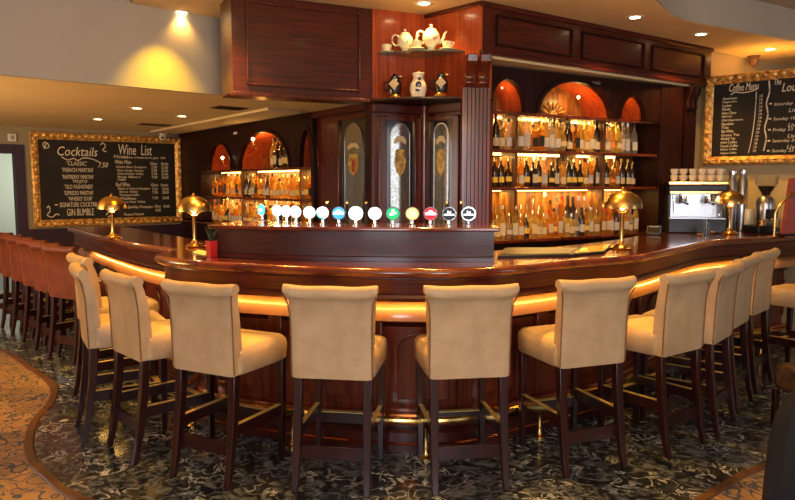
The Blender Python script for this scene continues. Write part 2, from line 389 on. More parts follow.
# ------------------------------------------------------------------ bulkheads
def ang(v): return math.atan2(v.y, v.x)
def panel_frames(parent, x0, x1, n, z0, z1, y, m_f, m_p, gap=.09, name='panel'):
    w = (x1 - x0 - gap * (n + 1)) / n
    for i in range(n):
        a = x0 + gap + i * (w + gap); b = a + w; t = .014
        mb = MB(); pts = [(a, y - .012, z0), (b, y - .012, z0), (b, y - .012, z1), (a, y - .012, z1)]
        fr = MB()
        fr.box(a, b, y - .022, y, z0, z0 + t); fr.box(a, b, y - .022, y, z1 - t, z1)
        fr.box(a, a + t, y - .022, y, z0, z1); fr.box(b - t, b, y - .022, y, z0, z1)
        p = fr.build('panel_moulding', m_f, parent, .004)
LC = (O - CANL).length
can = thing('hanging_canopy', 'dark red mahogany canopy box hanging from the ceiling beside the teapot shelves', 'bulkhead', (CANL.x, CANL.y, 0), ang(O - CANL))
mb = MB(); mb.box(0, LC, 0, .38, 2.21, ZC - .003); mb.build('casing', wood_h, can, .004)
panel_frames(can, 0, LC * .66 + .06, 1, 2.265, 2.86, 0, wood_v, wood_h, .10)
MB().box(-.015, LC * .99, -.02, .02, 2.185, 2.215).build('bottom_moulding', wood_v, can, .006)
LR = (BR - CR).length
blk = thing('panelled_bulkhead', 'long dark panelled wooden bulkhead above the right back bar', 'bulkhead', (CR.x, CR.y, 0), ang(BR - CR))
MB().box(0, LR, 0, .075, 2.53, ZC - .003).build('casing', wood_h, blk, .004)
panel_frames(blk, .02, LR - .02, 3, 2.60, 2.83, 0, wood_dark, wood_h, .12)
MB().box(-.015, LR + .015, -.025, .02, 2.522, 2.55).build('bottom_moulding', wood_h, blk, .006)
MB().box(-.01, LR + .01, -.018, .02, ZC - .04, ZC - .003).build('cornice', wood_h, blk, .006)
MB().box(0.02, LR - .34, .02, .36, 2.505, 2.529).build('soffit_board', ceil_m, blk)
# corner wall with teapots
LO = (CR - O).length; ao = ang(CR - O)
cw = thing('corner_panelling', 'glossy red mahogany corner panelling behind the teapot shelves', 'wood panelling', (O.x, O.y, 0), ao)
MB().box(0, LO, 0, .12, 2.20, ZC).build('veneer_panel', wood_red, cw)
MB().box(-.0, LO + .0, -.02, .0, ZC - .03, ZC).build('cornice', wood_h, cw, .004)
# veneer face on the canopy side of the corner
MB().box(LC * .70, LC, -.012, 0.0, 2.222, ZC - .002).build('veneer_panel', wood_red, can)

# ------------------------------------------------------------------ glazed cabinets
def oval(cx, cz, rx, rz, n=28):                        # tall window with rounded ends
    pts = []
    h = rz - rx
    for i in range(n // 2 + 1): a = PI * i / (n // 2); pts.append((cx + rx * math.cos(a), cz + h + rx * math.sin(a) * 1.15))
    for i in range(n // 2 + 1): a = PI + PI * i / (n // 2); pts.append((cx + rx * math.cos(a), cz - h + rx * math.sin(a) * 1.15))
    return pts
def ring_prism(mb, outer, inner, y0, y1):
    n = len(outer); vs = [(x, y0, z) for x, z in outer] + [(x, y0, z) for x, z in inner] + [(x, y1, z) for x, z in outer] + [(x, y1, z) for x, z in inner]
    fs = []
    for i in range(n):
        j = (i + 1) % n
        fs += [(i, j, n + j, n + i), (2 * n + i, 3 * n + i, 3 * n + j, 2 * n + j), (i, 2 * n + i, 2 * n + j, j), (n + i, n + j, 3 * n + j, 3 * n + i)]
    mb.add(vs, fs)
def cabinet(P, Q, z1, xc, w, rx, label, zc=1.66, rz=.46, top=True):
    d = Q - P; L = d.length
    t = thing('glazed_cabinet', label, 'cabinet', (P.x, P.y, 0), ang(d))
    MB().box(0, L, .03, .14, 0, z1).build('carcass', wood_v, t, .003)
    x0, x1 = xc - w / 2, xc + w / 2
    MB().box(x0, x1, .012, .03, .95, z1 - .12).build('door_glass', mirror_d, t)
    e = MB(); e.prism_y(oval(xc, zc, rx, rz), .006, .012); g = e.build('etched_glass', etch, t)
    r = MB(); ring_prism(r, oval(xc, zc, rx + .008, rz + .008), oval(xc, zc, rx, rz), .002, .012); r.build('glass_border', steel, g)
    # small painted crest: shield, lion and ribbon
    zc0, rx0 = zc, rx; zc += .10; rx *= .8
    c = MB(); c.prism_y([(xc - rx * .55, zc + .13), (xc + rx * .55, zc + .13), (xc + rx * .75, zc + .03), (xc + rx * .5, zc - .05), (xc, zc - .09), (xc - rx * .5, zc - .05), (xc - rx * .75, zc + .03)], .003, .006)
    c.build('crest_shield', noise_col(mat('crest_gilt', (.6, .4, .12), .4), (.25, .14, .04), (.70, .50, .16), (1, 1, 1), 26), g)
    c = MB(); c.prism_y([(xc - .02, zc + .06), (xc + .015, zc + .075), (xc + .028, zc + .03), (xc + .012, zc - .02), (xc + .024, zc - .06), (xc - .02, zc - .05), (xc - .01, zc), (xc - .028, zc + .03)], .0, .003)
    if rx0 > .12: c.build('crest_lion', mat('crest_red', (.45, .03, .02), .5), g)
    c = MB(); c.prism_y([(xc - rx * .8, zc + .20), (xc - rx * .4, zc + .235), (xc + rx * .4, zc + .235), (xc + rx * .8, zc + .20), (xc + rx * .75, zc + .17), (xc, zc + .195), (xc - rx * .75, zc + .17)], .003, .006)
    c.build('crest_ribbon', papier, g); zc, rx = zc0, rx0
    for a, b in ((max(0, x0 - .07), x0), (x1, min(L, x1 + .07))):
        MB().box(a, b, -.012, .03, .9, z1 - .10).build('stile', wood_v, t, .006)
    MB().box(x0 - .03, x1 + .03, -.005, .03, z1 - .13, z1 - .09).build('top_rail', wood_v, t, .004)
    MB().box(-.01, L, -.03, .03, z1 - .07, z1 - .0).build('cornice', wood_h, t, .008)
    return t
wd = (W1 - W0).normalized(); tW = col_at(315, W0, wd); Wm = W0 + wd * tW; LW1 = (W1 - Wm).length
c1 = cabinet(Wm, W1, ZL, LW1 * .70, .50, .16, 'tall glazed cabinet with the widest oval window, under the low ceiling', 1.62, .50)
ud = (O - CANL).normalized(); Pc = O - ud * .46
xw2 = col_at(400.5, Pc, ud, 1.8); xw3 = col_at(440.5, O, (CR - O).normalized(), 1.8)
cabinet(Pc, O, 2.185, xw2, .25, .085, 'glazed corner cabinet with narrow oval window left of the corner post', 1.60, .42)
cabinet(O, CR, 2.185, xw3, .26, .075, 'glazed corner cabinet with narrow oval window beside the fluted pillar', 1.60, .42)
# side return that closes the step between the two cabinets
mb = MB(); mb.prism([Pc + V * .03, Pc + V * .14, W1 + Vector((.02, .25)), W1 + Vector((-.06, .0))], 0, 2.19)
rt = mb.build('panelling_return', wood_dark); tag(rt, 'dark wooden return panel between the wide and the narrow glazed cabinets', 'wood panelling')

cp = O + (ud * -1 + (CR - O).normalized()) * .022
mb = MB(); mb.lathe([(.035, .3), (.035, 2.18), (.0005, 2.181)], 0, 0, 0, 12); o = mb.build('corner_post', wood_v); o.location = (cp.x, cp.y, 0); tag(o, 'slim dark post in the corner between the two narrow oval windows', 'post')
def fluted(P, a, w, z0, z1, label, corbel=True, flip=1, zt=2.50, m=wood_v, cd=1):
    t = thing('fluted_pillar', label, 'pillar', (P.x, P.y, 0), a)
    mb = MB(); n = 6; pts = [(-w / 2, .10), (-w / 2, 0)]
    fw = w / (n + 1)
    for i in range(n):
        c = -w / 2 + fw * (i + 1)
        pts += [(c - fw * .36, 0), (c - fw * .2, .012), (c + fw * .2, .012), (c + fw * .36, 0)]
    pts += [(w / 2, 0), (w / 2, .10)]
    mb.prism(pts, z0, z1); mb.build('shaft', m, t, smooth=False)
    MB().box(-w / 2 - .01, w / 2 + .01, -.012, .10, z0, z0 + .12).build('base', m, t, .006)
    if corbel:
        prof = [(.08, z1), (-.02, z1), (-.045, z1 + .03), (-.03, z1 + .07), (-.05, z1 + .12), (-.11, z1 + .17), (-.12, zt), (.08, zt)]
        prof = [(y * (cd if y < 0 else 1), z) for y, z in prof]
        for sx in (-w * .24, w * .24):
            c = MB(); n_ = len(prof); hw = w * .2
            c.add([(sx - hw, y, z) for y, z in prof] + [(sx + hw, y, z) for y, z in prof],
                  [tuple(range(n_)), tuple(range(n_, 2 * n_))[::-1]] + [(i, n_ + i, n_ + (i + 1) % n_, (i + 1) % n_) for i in range(n_)])
            c.build('corbel', m, t, .008)
    return t
pc = Vector(AT(476, 5.27, 1.9))
fluted(pc + Vector((0, 0)), math.radians(4), .21, .9, 2.27, 'dark fluted pillar with scroll corbel at the left end of the long bulkhead')

# ------------------------------------------------------------------ corner shelves with china
sh = thing('glass_corner_shelf', 'thin curved glass shelf in the corner holding the teapots', 'shelf', (O.x, O.y, 0), 0)
e1, e2 = -ud, (CR - O).normalized()
def cpt(a, b): p = e1 * a + e2 * b; return (p.x, p.y)
def shelf_poly(r): return [cpt(0.01, 0.01)] + [cpt(r * math.cos(a) + .0, r * math.sin(a) + .0) for a in [PI / 2 * i / 12 for i in range(13)]]
MB().prism(shelf_poly(.43), 2.560, 2.570).build('glass_plate', shelfglass, sh)
sh2 = thing('corner_cabinet_ledge', 'dark curved ledge above the corner cabinets under the jugs and vase', 'shelf', (O.x, O.y, 0), 0)
MB().prism(shelf_poly(.50), 2.188, 2.205).build('ledge_board', wood_dark, sh2, .004)
MB().prism(shelf_poly(.46), 2.206, 2.213).build('glass_plate', shelfglass, sh2)
def on_corner(px, a_guess):                        # spot on an arc of radius a_guess around the corner
    best = None
    for i in range(91):
        a = PI / 2 * i / 90; p = Vector(cpt(a_guess * math.cos(a), a_guess * math.sin(a))) + O
        q = p.x / (p.y * math.cos(PITCH) - .8 * math.sin(PITCH)) * F + 397.5
        if best is None or abs(q - px) < best[0]: best = (abs(q - px), p)
    return best[1]
def teapot(px, r, label, sc=1, flip=1):
    p = on_corner(px, r); t = thing('teapot', label, 'teapot', (p.x, p.y, 2.572), .15, 'china on the glass corner shelf')
    t.scale = (sc,) * 3
    lathe_obj('body', [(.0005, 0), (.036, 0), (.034, .012), (.022, .022), (.03, .032), (.052, .055), (.062, .085), (.058, .115), (.04, .138), (.0005, .142)], china, t)
    l = lathe_obj('lid', [(.04, .139), (.036, .15), (.018, .158), (.006, .162), (.010, .172), (.007, .182), (.0005, .185)], china, t, n=16)
    MB().tube([(flip * x, 0, z) for x, z in [(.05, .06), (.075, .075), (.088, .10), (.095, .125), (.11, .14)]], [.016, .013, .010, .008, .006]).build('spout', china, t)
    MB().tube(spline([(-flip * .048, 0, .06), (-flip * .08, 0, .055), (-flip * .102, 0, .085), (-flip * .095, 0, .125), (-flip * .07, 0, .135), (-flip * .05, 0, .118)], 4), .0065).build('handle', china, t)
    MB().sphere((.01, -.058, .085), .016, 10, (1, .3, 1)).build('flower_motif', mat('pink_flower', (.6, .25, .25), .4), t)
teapot(405, .30, 'white china teapot, left of the two on the glass corner shelf', 1.0, 1)
teapot(431, .31, 'larger white china teapot, right of the two on the glass corner shelf', 1.12, 1)
def cup(px, r, label):
    p = on_corner(px, r); t = thing('teacup', label, 'cup', (p.x, p.y, 2.572), -.3 if px < 430 else 2.6, 'china on the glass corner shelf')
    lathe_obj('bowl', [(.018, .012), (.022, .018), (.036, .035), (.042, .068), (.039, .068), (.033, .037), (.0005, .022)], china, t)
    MB().tube(spline([(-.036, 0, .06), (-.055, 0, .058), (-.055, 0, .036), (-.032, 0, .032)], 4), .004).build('handle', china, t)
    s = thing('saucer', label.replace('teacup', 'saucer').replace('cup', 'saucer'), 'saucer', (p.x, p.y, 2.572))
    s['label'] = {387: 'white china saucer at the left end of the glass corner shelf', 417: 'white china saucer between the two teapots', 447: 'white china saucer at the right end of the glass corner shelf'}[px]
    s['group'] = 'saucers on the glass corner shelf'
    lathe_obj('dish', [(.0005, 0), (.03, 0), (.066, .011), (.064, .014), (.03, .008), (.0005, .008)], china, s)
cup(387, .36, 'small white china teacup at the left end of the glass corner shelf')
cup(417, .38, 'small white china teacup standing between the two teapots')
cup(447, .36, 'small white china teacup at the right end of the glass corner shelf')
def jug(px, r, label, flip):
    p = on_corner(px, r); t = thing('whiskey_jug', label, 'jug', (p.x, p.y, 2.214), -.1)
    lathe_obj('body', [(.0005, 0), (.05, 0), (.042, .02), (.048, .045), (.056, .085), (.05, .125), (.032, .148), (.034, .165), (.022, .172), (.008, .19), (.0005, .192)], mat('dark_jug_glaze', (.018, .014, .016), .25, coat=.6), t)
    MB().prism_y([(0, .145), (.040, .105), (0, .062), (-.040, .105)], -.062, -.054).build('paper_label', papier, t)
    lathe_obj('foot', [(.05, 0), (.068, 0), (.064, .012), (.052, .028), (.05, .03)], brass2, t)
    MB().sphere((flip * .045, -.01, .165), .022, 10, (1.1, .8, .7)).build('gilt_spout', brass2, t)
    MB().tube(spline([(-flip * .045, 0, .13), (-flip * .078, 0, .12), (-flip * .08, 0, .075), (-flip * .052, 0, .06)], 4), .006).build('handle', black, t)
jug(395, .40, 'dark jug with white diamond label left of the white vase', 1)
jug(441, .40, 'dark jug with white diamond label right of the white vase', 1)
p = on_corner(418, .42); t = thing('porcelain_vase', 'white porcelain flask vase with blue crest between two dark jugs', 'vase', (p.x, p.y, 2.214))
lathe_obj('body', [(.0005, 0), (.05, 0), (.056, .02), (.066, .06), (.06, .10), (.042, .13), (.038, .15), (.048, .178), (.046, .182), (.0005, .17)], china, t)
MB().sphere((0, -.061, .088), .024, 12, (1, .25, 1)).build('crest', navy, t)
MB().sphere((.008, -.046, .134), .015, 10, (1, .4, .8)).build('upper_motif', navy, t)
MB().sphere((-.006, -.064, .045), .014, 10, (1.2, .3, .8)).build('lower_motif', navy, t)
lathe_obj('stopper', [(.02, .175), (.012, .19), (.005, .205), (.0005, .207)], brass2, t, n=12)

# ------------------------------------------------------------------ bottles
def rgb(*a): return tuple((x / 255) ** 2.2 for x in a)
liq = {'amber': mat('amber_spirit', (.95, .48, .08), .08, trans=.85, ior=1.18), 'golden': mat('golden_spirit', (1.0, .76, .24), .08, trans=.85, ior=1.18),
       'clear': mat('clear_spirit', (.93, .90, .82), .06, trans=.9, ior=1.2), 'dark': mat('dark_bottle_glass', (.035, .014, .006), .12, coat=.5),
       'green': mat('green_bottle_glass', (.05, .14, .03), .1, trans=.3), 'red': mat('red_liqueur', (.45, .03, .02), .1, trans=.4)}
lab = {'cream': papier, 'white': mat('white_paper', (.55, .52, .46), .7), 'black': mat('black_paper', (.02, .02, .02), .6),
       'yellow': mat('yellow_paper', (.80, .55, .08), .6), 'red': mat('red_paper', (.50, .04, .03), .6), 'orange': mat('orange_paper', (.75, .25, .04), .6)}
capm = {'gold': brass, 'black': black, 'red': red, 'silver': steel, 'white': white}
SH = {'tall': ([(.034, 0), (.037, .008), (.037, .165), (.030, .195), (.014, .225), (.013, .27)], .29),
      'squat': ([(.046, 0), (.049, .01), (.049, .12), (.040, .15), (.016, .175), (.015, .215)], .235),
      'slim': ([(.027, 0), (.03, .008), (.030, .15), (.028, .18), (.013, .235), (.012, .285)], .30),
      'bulbous': ([(.030, 0), (.040, .02), (.050, .07), (.044, .13), (.018, .17), (.015, .25)], .265),
      'square': ([(.040, 0), (.042, .005), (.042, .15), (.038, .17), (.014, .185), (.014, .235)], .25)}
protos = {}
def bottle_proto(shape, lq, lb, cp):
    k = (shape, lq, lb, cp)
    if k in protos: return protos[k], False
    prof, H = SH[shape]; n = 4 if shape == 'square' else 12
    t = thing('bottle', 'x', 'bottle')
    mb = MB()
    if shape == 'square':
        mb.lathe([(r * 1.3 if z < .172 else r, z) for r, z in prof], n=4)
        c, s_ = math.cos(PI / 4), math.sin(PI / 4); mb.v = [(x * c - y * s_, x * s_ + y * c, z) for x, y, z in mb.v]
        mb.build('glass', liq[lq], t, .006)
        w = prof[1][0] * .92; y = -w - .0035
        MB().box(-w * .85, w * .85, y, y + .004, .04, .125).build('paper_label', lab[lb], t)
    else:
        mb.lathe(prof, n=n); mb.build('glass', liq[lq], t)
        r = max(q[0] for q in prof) + .001
        zl0, zl1 = {'white': (.035, .115), 'cream': (.03, .095), 'black': (.05, .13), 'yellow': (.045, .10)}.get(lb, (.05, .085))
        if shape == 'bulbous': zl0, zl1 = .05, .095
        if shape == 'slim': zl1 += .03
        vs = []; fs = []
        for i in range(9):
            a = -PI / 2 + (i - 4) / 4 * 1.15
            for z in (zl0, zl1): vs.append((r * math.cos(a), r * math.sin(a), z))
            for z in (zl0, zl1): vs.append(((r - .004) * math.cos(a), (r - .004) * math.sin(a), z))
        for i in range(8):
            b = i * 4; fs += [(b, b + 4, b + 5, b + 1), (b + 2, b + 3, b + 7, b + 6), (b, b + 2, b + 6, b + 4), (b + 1, b + 5, b + 7, b + 3)]
        fs += [(0, 1, 3, 2), (32, 34, 35, 33)]
        MB().add(vs, fs).build('paper_label', lab[lb], t)
    r = prof[-1][0] + .002; z = prof[-1][1]
    MB().lathe([(r, z - .012), (r, H), (.0005, H + .001)], n=10).build('cap', capm[cp], t)
    protos[k] = t
    return t, True
ORD = 'first second third fourth fifth sixth seventh eighth ninth tenth eleventh twelfth thirteenth fourteenth fifteenth sixteenth seventeenth eighteenth nineteenth twentieth'.split()
ORD += ['twenty-' + x for x in ORD[:9]] + ['thirtieth'] + ['thirty-' + x for x in ORD[:9]] + ['fortieth']
def bottle_row(P, d, t0, t1, n, z, off, where, group, kinds, rnd, sc=(.88, 1.05), face=None):
    nrm = Vector((-d.y, d.x))
    for i in range(n):
        t = t0 + (t1 - t0) * (i + .5) / n + rnd.uniform(-.004, .004)
        k = rnd.choice(kinds)
        b, new = bottle_proto(*k)
        p = P + d * t + nrm * (off + rnd.uniform(-.008, .008))
        s = rnd.uniform(*sc); step = (t1 - t0) / n; w = max(q[0] for q in SH[k[0]][0]) * 2.02
        sx = min(s, step / w)
        lb = f'{k[1]} {k[0]} bottle, {k[2]} label, {ORD[i]} from left {where}'
        a = ang(d) + rnd.uniform(-.15, .15)
        if k[0] == 'square': a = ang(d)
        if new: b.location = (p.x, p.y, z); b.rotation_euler = (0, 0, a); b['label'] = lb; b['group'] = group; b.scale = (sx, sx, s)
        else: dup(b, (p.x, p.y, z), a, lb, group, (sx, sx, s))
K_mix = [('tall', 'golden', 'cream', 'gold'), ('slim', 'amber', 'black', 'black'), ('tall', 'clear', 'white', 'black'), ('tall', 'amber', 'cream', 'black'), ('tall', 'golden', 'white', 'gold'), ('squat', 'amber', 'yellow', 'gold'), ('slim', 'clear', 'white', 'silver'),
         ('square', 'amber', 'black', 'black'), ('bulbous', 'golden', 'cream', 'gold'), ('tall', 'dark', 'cream', 'black'), ('slim', 'golden', 'orange', 'red'), ('squat', 'golden', 'cream', 'black')]
K_dark = [('tall', 'dark', 'yellow', 'gold'), ('tall', 'dark', 'cream', 'gold'), ('tall', 'amber', 'white', 'gold'), ('square', 'dark', 'cream', 'black'), ('slim', 'dark', 'white', 'black'), ('bulbous', 'dark', 'yellow', 'gold'), ('squat', 'amber', 'orange', 'gold'), ('tall', 'clear', 'white', 'silver'), ('tall', 'golden', 'cream', 'black')]
K_low = [('tall', 'dark', 'white', 'black'), ('squat', 'golden', 'cream', 'gold'), ('slim', 'amber', 'white', 'red'), ('tall', 'clear', 'cream', 'silver'), ('square', 'golden', 'cream', 'gold'), ('bulbous', 'amber', 'yellow', 'black'), ('bulbous', 'clear', 'white', 'gold'), ('slim', 'golden', 'white', 'white'), ('squat', 'dark', 'yellow', 'gold'), ('square', 'amber', 'cream', 'red'), ('squat', 'amber', 'white', 'gold')]

# ------------------------------------------------------------------ back bars with arches
def arch_front(L, arches, zb, zt, y0, y1):
    """solid board with arched openings along x"""
    mb = MB(); segs = 12; xs = 0
    def col(x0, x1, za0, za1):
        mb.add([(x0, y0, za0), (x1, y0, za1), (x1, y0, zt), (x0, y0, zt), (x0, y1, za0), (x1, y1, za1), (x1, y1, zt), (x0, y1, zt)],
               [(0, 1, 2, 3), (4, 7, 6, 5), (0, 4, 5, 1), (3, 2, 6, 7)])
    cur = 0
    for c, r, h in arches:
        col(cur, c - r, zb, zb)
        for i in range(segs):
            a0 = PI - PI * i / segs; a1 = PI - PI * (i + 1) / segs
            col(c + r * math.cos(a0), c + r * math.cos(a1), zb + h * math.sin(a0), zb + h * math.sin(a1))
        cur = c + r
    col(cur, L, zb, zb)
    mb.add([(0, y0, zb), (0, y1, zb), (0, y1, zt), (0, y0, zt)], [(0, 1, 2, 3)]); mb.add([(L, y0, zb), (L, y1, zb), (L, y1, zt), (L, y0, zt)], [(0, 3, 2, 1)])
    bm = mb; return mb
def backbar(name, label, P, d, L, zt, zs, arches, zb, depth, stiles, leds, ledpow):
    t = thing(name, label, 'shelving', (P.x, P.y, 0), ang(d))
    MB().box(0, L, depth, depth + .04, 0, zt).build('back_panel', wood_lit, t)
    o = arch_front(L, arches, zb, zt, -.02, .02).build('arched_frieze', wood_dark, t, smooth=False)
    w = o.modifiers.new('w', 'WELD'); w.merge_threshold = .0001
    for c, r, h in arches:
        # arch trim
        a_out = [(c + (r + .035) * math.cos(PI - PI * i / 14), zb + (h + .035) * math.sin(PI - PI * i / 14)) for i in range(15)]
        a_in = [(c + r * math.cos(PI * i / 14), zb + h * math.sin(PI * i / 14)) for i in range(15)]
        MB().prism_y(a_out + a_in, -.035, -.0205).build('arch_moulding', wood_dark, t, smooth=False)
        # barrel vault behind the arch
        vb = MB(); q = [(c + (r + .0) * math.cos(PI - PI * i / 14), zb + h * math.sin(PI - PI * i / 14)) for i in range(15)]
        q2 = [(c + (r + .02) * math.cos(PI * i / 14), zb + (h + .02) * math.sin(PI * i / 14)) for i in range(15)]
        vb.prism_y(q + q2, .021, depth - .002).build('arch_vault', wood_red, t)
    for i, z in enumerate(zs):
        MB().box(.0, L, .0 if i else -.03, depth, z - .028, z).build('shelf', wood_top if i < len(zs) - 1 else wood_top, t, .004)
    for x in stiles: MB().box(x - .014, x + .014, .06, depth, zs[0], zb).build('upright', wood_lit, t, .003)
    MB().box(-.05, 0, -.03, depth + .04, 0, zt).build('end_panel', wood_dark, t, .004)
    MB().box(L, L + .05, -.03, depth + .04, 0, zt).build('end_panel', wood_dark, t, .004)
    MB().box(0, L, -.0, depth, 0, zs[0] - .03).build('base_cupboard', wood_dark, t)
    for x0, x1, z in leds:
        y = depth - .06
        MB().box(x0, x1, y - .008, y + .008, z - .038, z - .029).build('light_strip', ledm, t)
        l = bpy.data.lights.new('strip_light', 'AREA'); l.shape = 'RECTANGLE'; l.size = x1 - x0; l.size_y = .05; l.energy = ledpow * (x1 - x0); l.color = (1, .60, .16)
        lo = bpy.data.objects.new('strip_light', l); C.objects.link(lo); lo.parent = t; lo.location = ((x0 + x1) / 2, y - .03, z - .045)
    return t
rn = random.Random(3)
rd = U
def rx(px): return col_at(px, R0, rd, 1.7)
LRB = rx(657)
ar = [(rx(505), rx(520) - rx(505) + .02, .25), ((rx(536) + rx(607)) / 2, (rx(607) - rx(536)) / 2, .285), ((rx(617) + rx(641)) / 2, (rx(641) - rx(617)) / 2, .21)]
bb = backbar('back_bar_shelving', 'dark wooden back bar with arches and three bottle shelves below long bulkhead', R0, rd, LRB, 2.49, [1.085, 1.525, 1.835, 2.145], ar, 2.145, .30,
             [rx(521), rx(609)], [(.03, rx(519), 1.835), (rx(523), rx(578), 1.835), (rx(596), rx(634), 1.835), (.03, rx(519), 2.145), (rx(527), rx(569), 2.145), (rx(590), rx(632), 2.145),
              (.03, rx(519), 1.525), (rx(523), rx(607), 1.525), (rx(611), rx(645), 1.525)], 8)
# gilded fan in the big arch
c, r, h = ar[1]
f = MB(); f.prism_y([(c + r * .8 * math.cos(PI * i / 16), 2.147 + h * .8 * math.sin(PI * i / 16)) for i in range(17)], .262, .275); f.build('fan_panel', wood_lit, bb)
f = MB()
ring = [(c + .07 * math.cos(2 * PI * i / 20), 2.27 + .07 * math.sin(2 * PI * i / 20)) for i in range(20)]
ring2 = [(c + .05 * math.cos(2 * PI * i / 20), 2.27 + .05 * math.sin(2 * PI * i / 20)) for i in range(20)]
f.prism_y([(c + .05 * math.cos(PI * i / 8), 2.165 + .05 * math.sin(PI * i / 8)) for i in range(9)], .250, .262)
for i in range(9):
    a = PI * (i + .0) / 8
    f.tube([(c + .07 * math.cos(a), .256, 2.165 + .06 * math.sin(a)), (c + .12 * math.cos(a), .254, 2.165 + .10 * math.sin(a)), (c + .17 * math.cos(a) * .95, .256, 2.165 + .13 * math.sin(a))], [.005, .014, .004], 6)
f.build('gilded_fan', gold, bb)
for x, z, e in ((c + .15, 2.325, 3.5), (ar[0][0] + .04, 2.345, .8), (ar[2][0], 2.315, .7)):  # two small bulbs are added to light the side arches, hidden from view
    l = MB().sphere((x, .10, z), .014 if e > 2 else .006, 10).build('arch_lamp', bulbm, bb)
    lighted(bb, 'POINT', 'arch_light', (x, .10, z - .03), e, AMBER, .02)
g1 = 'bottles on the right back bar'
xe = rx(645)
bottle_row(R0, rd, .03, xe, 26, 1.836, .12, 'on upper right shelf', g1, K_mix, rn)
bottle_row(R0, rd, .05, xe, 17, 1.836, .225, 'in back row of upper right shelf', g1, K_mix, rn)
bottle_row(R0, rd, .03, xe, 26, 1.526, .12, 'on middle right shelf', g1, K_dark, rn, (.80, .92))
bottle_row(R0, rd, .05, xe, 16, 1.526, .225, 'in back row of middle right shelf', g1, K_dark, rn, (.84, .92))
bottle_row(R0, rd, .03, xe, 28, 1.086, .07, 'in front row of lowest right shelf', g1, K_low, rn, (.82, 1.0))
bottle_row(R0, rd, .05, xe, 26, 1.086, .20, 'in back row of lowest right shelf', g1, K_low, rn, (1.15, 1.3))
# right end: dark panel and fluted pillar
pr = Vector(AT(686, 6.90))
mb = MB(); q0 = R0 + rd * (LRB + .05); q1 = R0 + rd * (rx(678)); mb.prism([q0 - V * .03, q1 - V * .03, q1 + V * .3, q0 + V * .3], 0, 2.49)
tag(mb.build('end_panelling', wood_dark, None, .004), 'plain mahogany panelling between the right shelves and the far fluted pillar', 'wood panelling')
fluted(R0 + rd * rx(686) - V * .03, A31, .17, .9, 2.27, 'dark fluted pillar with corbel at the right end of the long bulkhead', True, m=wood_dark, cd=.5)

# left back bar (beyond the left counter)
rn = random.Random(11)
def lx(px): return col_at(px, W0, wd, 1.8)
LLB = tW - .06
al = [((lx(210) + lx(232)) / 2, (lx(232) - lx(210)) / 2, .36), ((lx(240) + lx(290)) / 2, (lx(290) - lx(240)) / 2, .44), ((lx(298) + lx(320)) / 2 - .02, (lx(314) - lx(298)) / 2 - .03, .40)]
lb = backbar('arched_back_bar', 'dark wooden back bar with arches below the low ceiling behind left counter', W0 + wd * .02, wd, LLB, ZL - .002, [1.0, 1.38, 1.74], al, 1.74, .34,
             [lx(236), lx(294)], [(.9, lx(236), 1.74), (lx(238), lx(292), 1.74), (lx(296), LLB - .05, 1.74), (.9, lx(236), 1.38), (lx(238), lx(292), 1.38), (lx(296), LLB - .05, 1.38)], 9)
MB().box(.02, .85, -.025, .33, 1.02, 1.735).build('plain_panel', wood_dark, lb, .004)
for x, z, e in ((lx(258), 2.10, 5), (lx(227), 1.90, 3)):
    MB().sphere((x, -.07, z), .022, 10).build('arch_lamp', bulbm, lb)
    MB().tube([(x, -.07, z - .022), (x, -.06, z - .10), (x, -.021, z - .12)], .008).build('lamp_bracket', brass, lb)
    lighted(lb, 'POINT', 'arch_light', (x, .06, z - .04), e, AMBER, .02)
W0b = W0 + wd * .02
g2 = 'bottles on the left back bar'
bottle_row(W0b, wd, lx(262), lx(286), 6, 1.741, .13, 'in middle left arch', g2, K_dark, rn, (1.15, 1.3))
bottle_row(W0b, wd, .95, LLB - .05, 30, 1.381, .12, 'on upper left shelf', g2, K_mix, rn, (.95, 1.1))
bottle_row(W0b, wd, .90, LLB - .05, 30, 1.001, .12, 'on lower left shelf', g2, K_low, rn, (.95, 1.1))
bottle_row(W0b, wd, .95, LLB - .05, 20, 1.001, .24, 'in back row of lower left shelf', g2, K_mix, rn, (1.1, 1.25))

# ------------------------------------------------------------------ bar counter
outer_s = [(-3.45, 7.2), (-2.92, 6.47), (-2.47, 5.83), (-2.05, 5.28), (-1.78, 4.98), (-1.60, 4.80), (-1.56, 4.66), (-1.58, 4.50), (-1.50, 4.28), (-1.21, 4.02),
           (-.775, 3.84), (-.30, 3.69), (.17, 3.63), (.555, 3.72), (.91, 3.95), (1.22, 4.15), (1.57, 4.39), (1.93, 4.80), (2.47, 5.44), (2.98, 5.78), (3.5, 6.08), (4.05, 6.40)]
outer = spline(outer_s, 6)
inner = spline([(-3.05, 7.5), (-2.35, 6.55), (-1.75, 5.75), (-1.2, 5.05), (-.6, 4.72), (.0, 4.60), (.65, 4.66), (1.25, 5.05), (1.75, 5.55), (2.2, 6.15)], 6) + [(2.45, 6.55), (3.0, 6.93), (3.35, 6.78), (4.25, 6.42)]
bar = thing('bar_counter', 'long curved mahogany bar counter with polished top and foot rail', 'bar counter')
def inset(path, o):
    out = []
    for i, (x, y) in enumerate(path):
        a = path[max(0, i - 1)]; b = path[min(len(path) - 1, i + 1)]; tx, ty = b[0] - a[0], b[1] - a[1]; L = math.hypot(tx, ty)
        out.append((x - ty / L * o, y + tx / L * o))
    return out
def panelz(o, z): return (o, z)
MB().prism(inset(outer, .035) + inner[::-1], 1.065, 1.10).build('worktop', wood_top, bar, smooth=False)
nose = [(.04 - .04 * math.cos(a), 1.074 + .027 * math.sin(a)) for a in [-PI / 2 + PI * i / 8 for i in range(9)]]
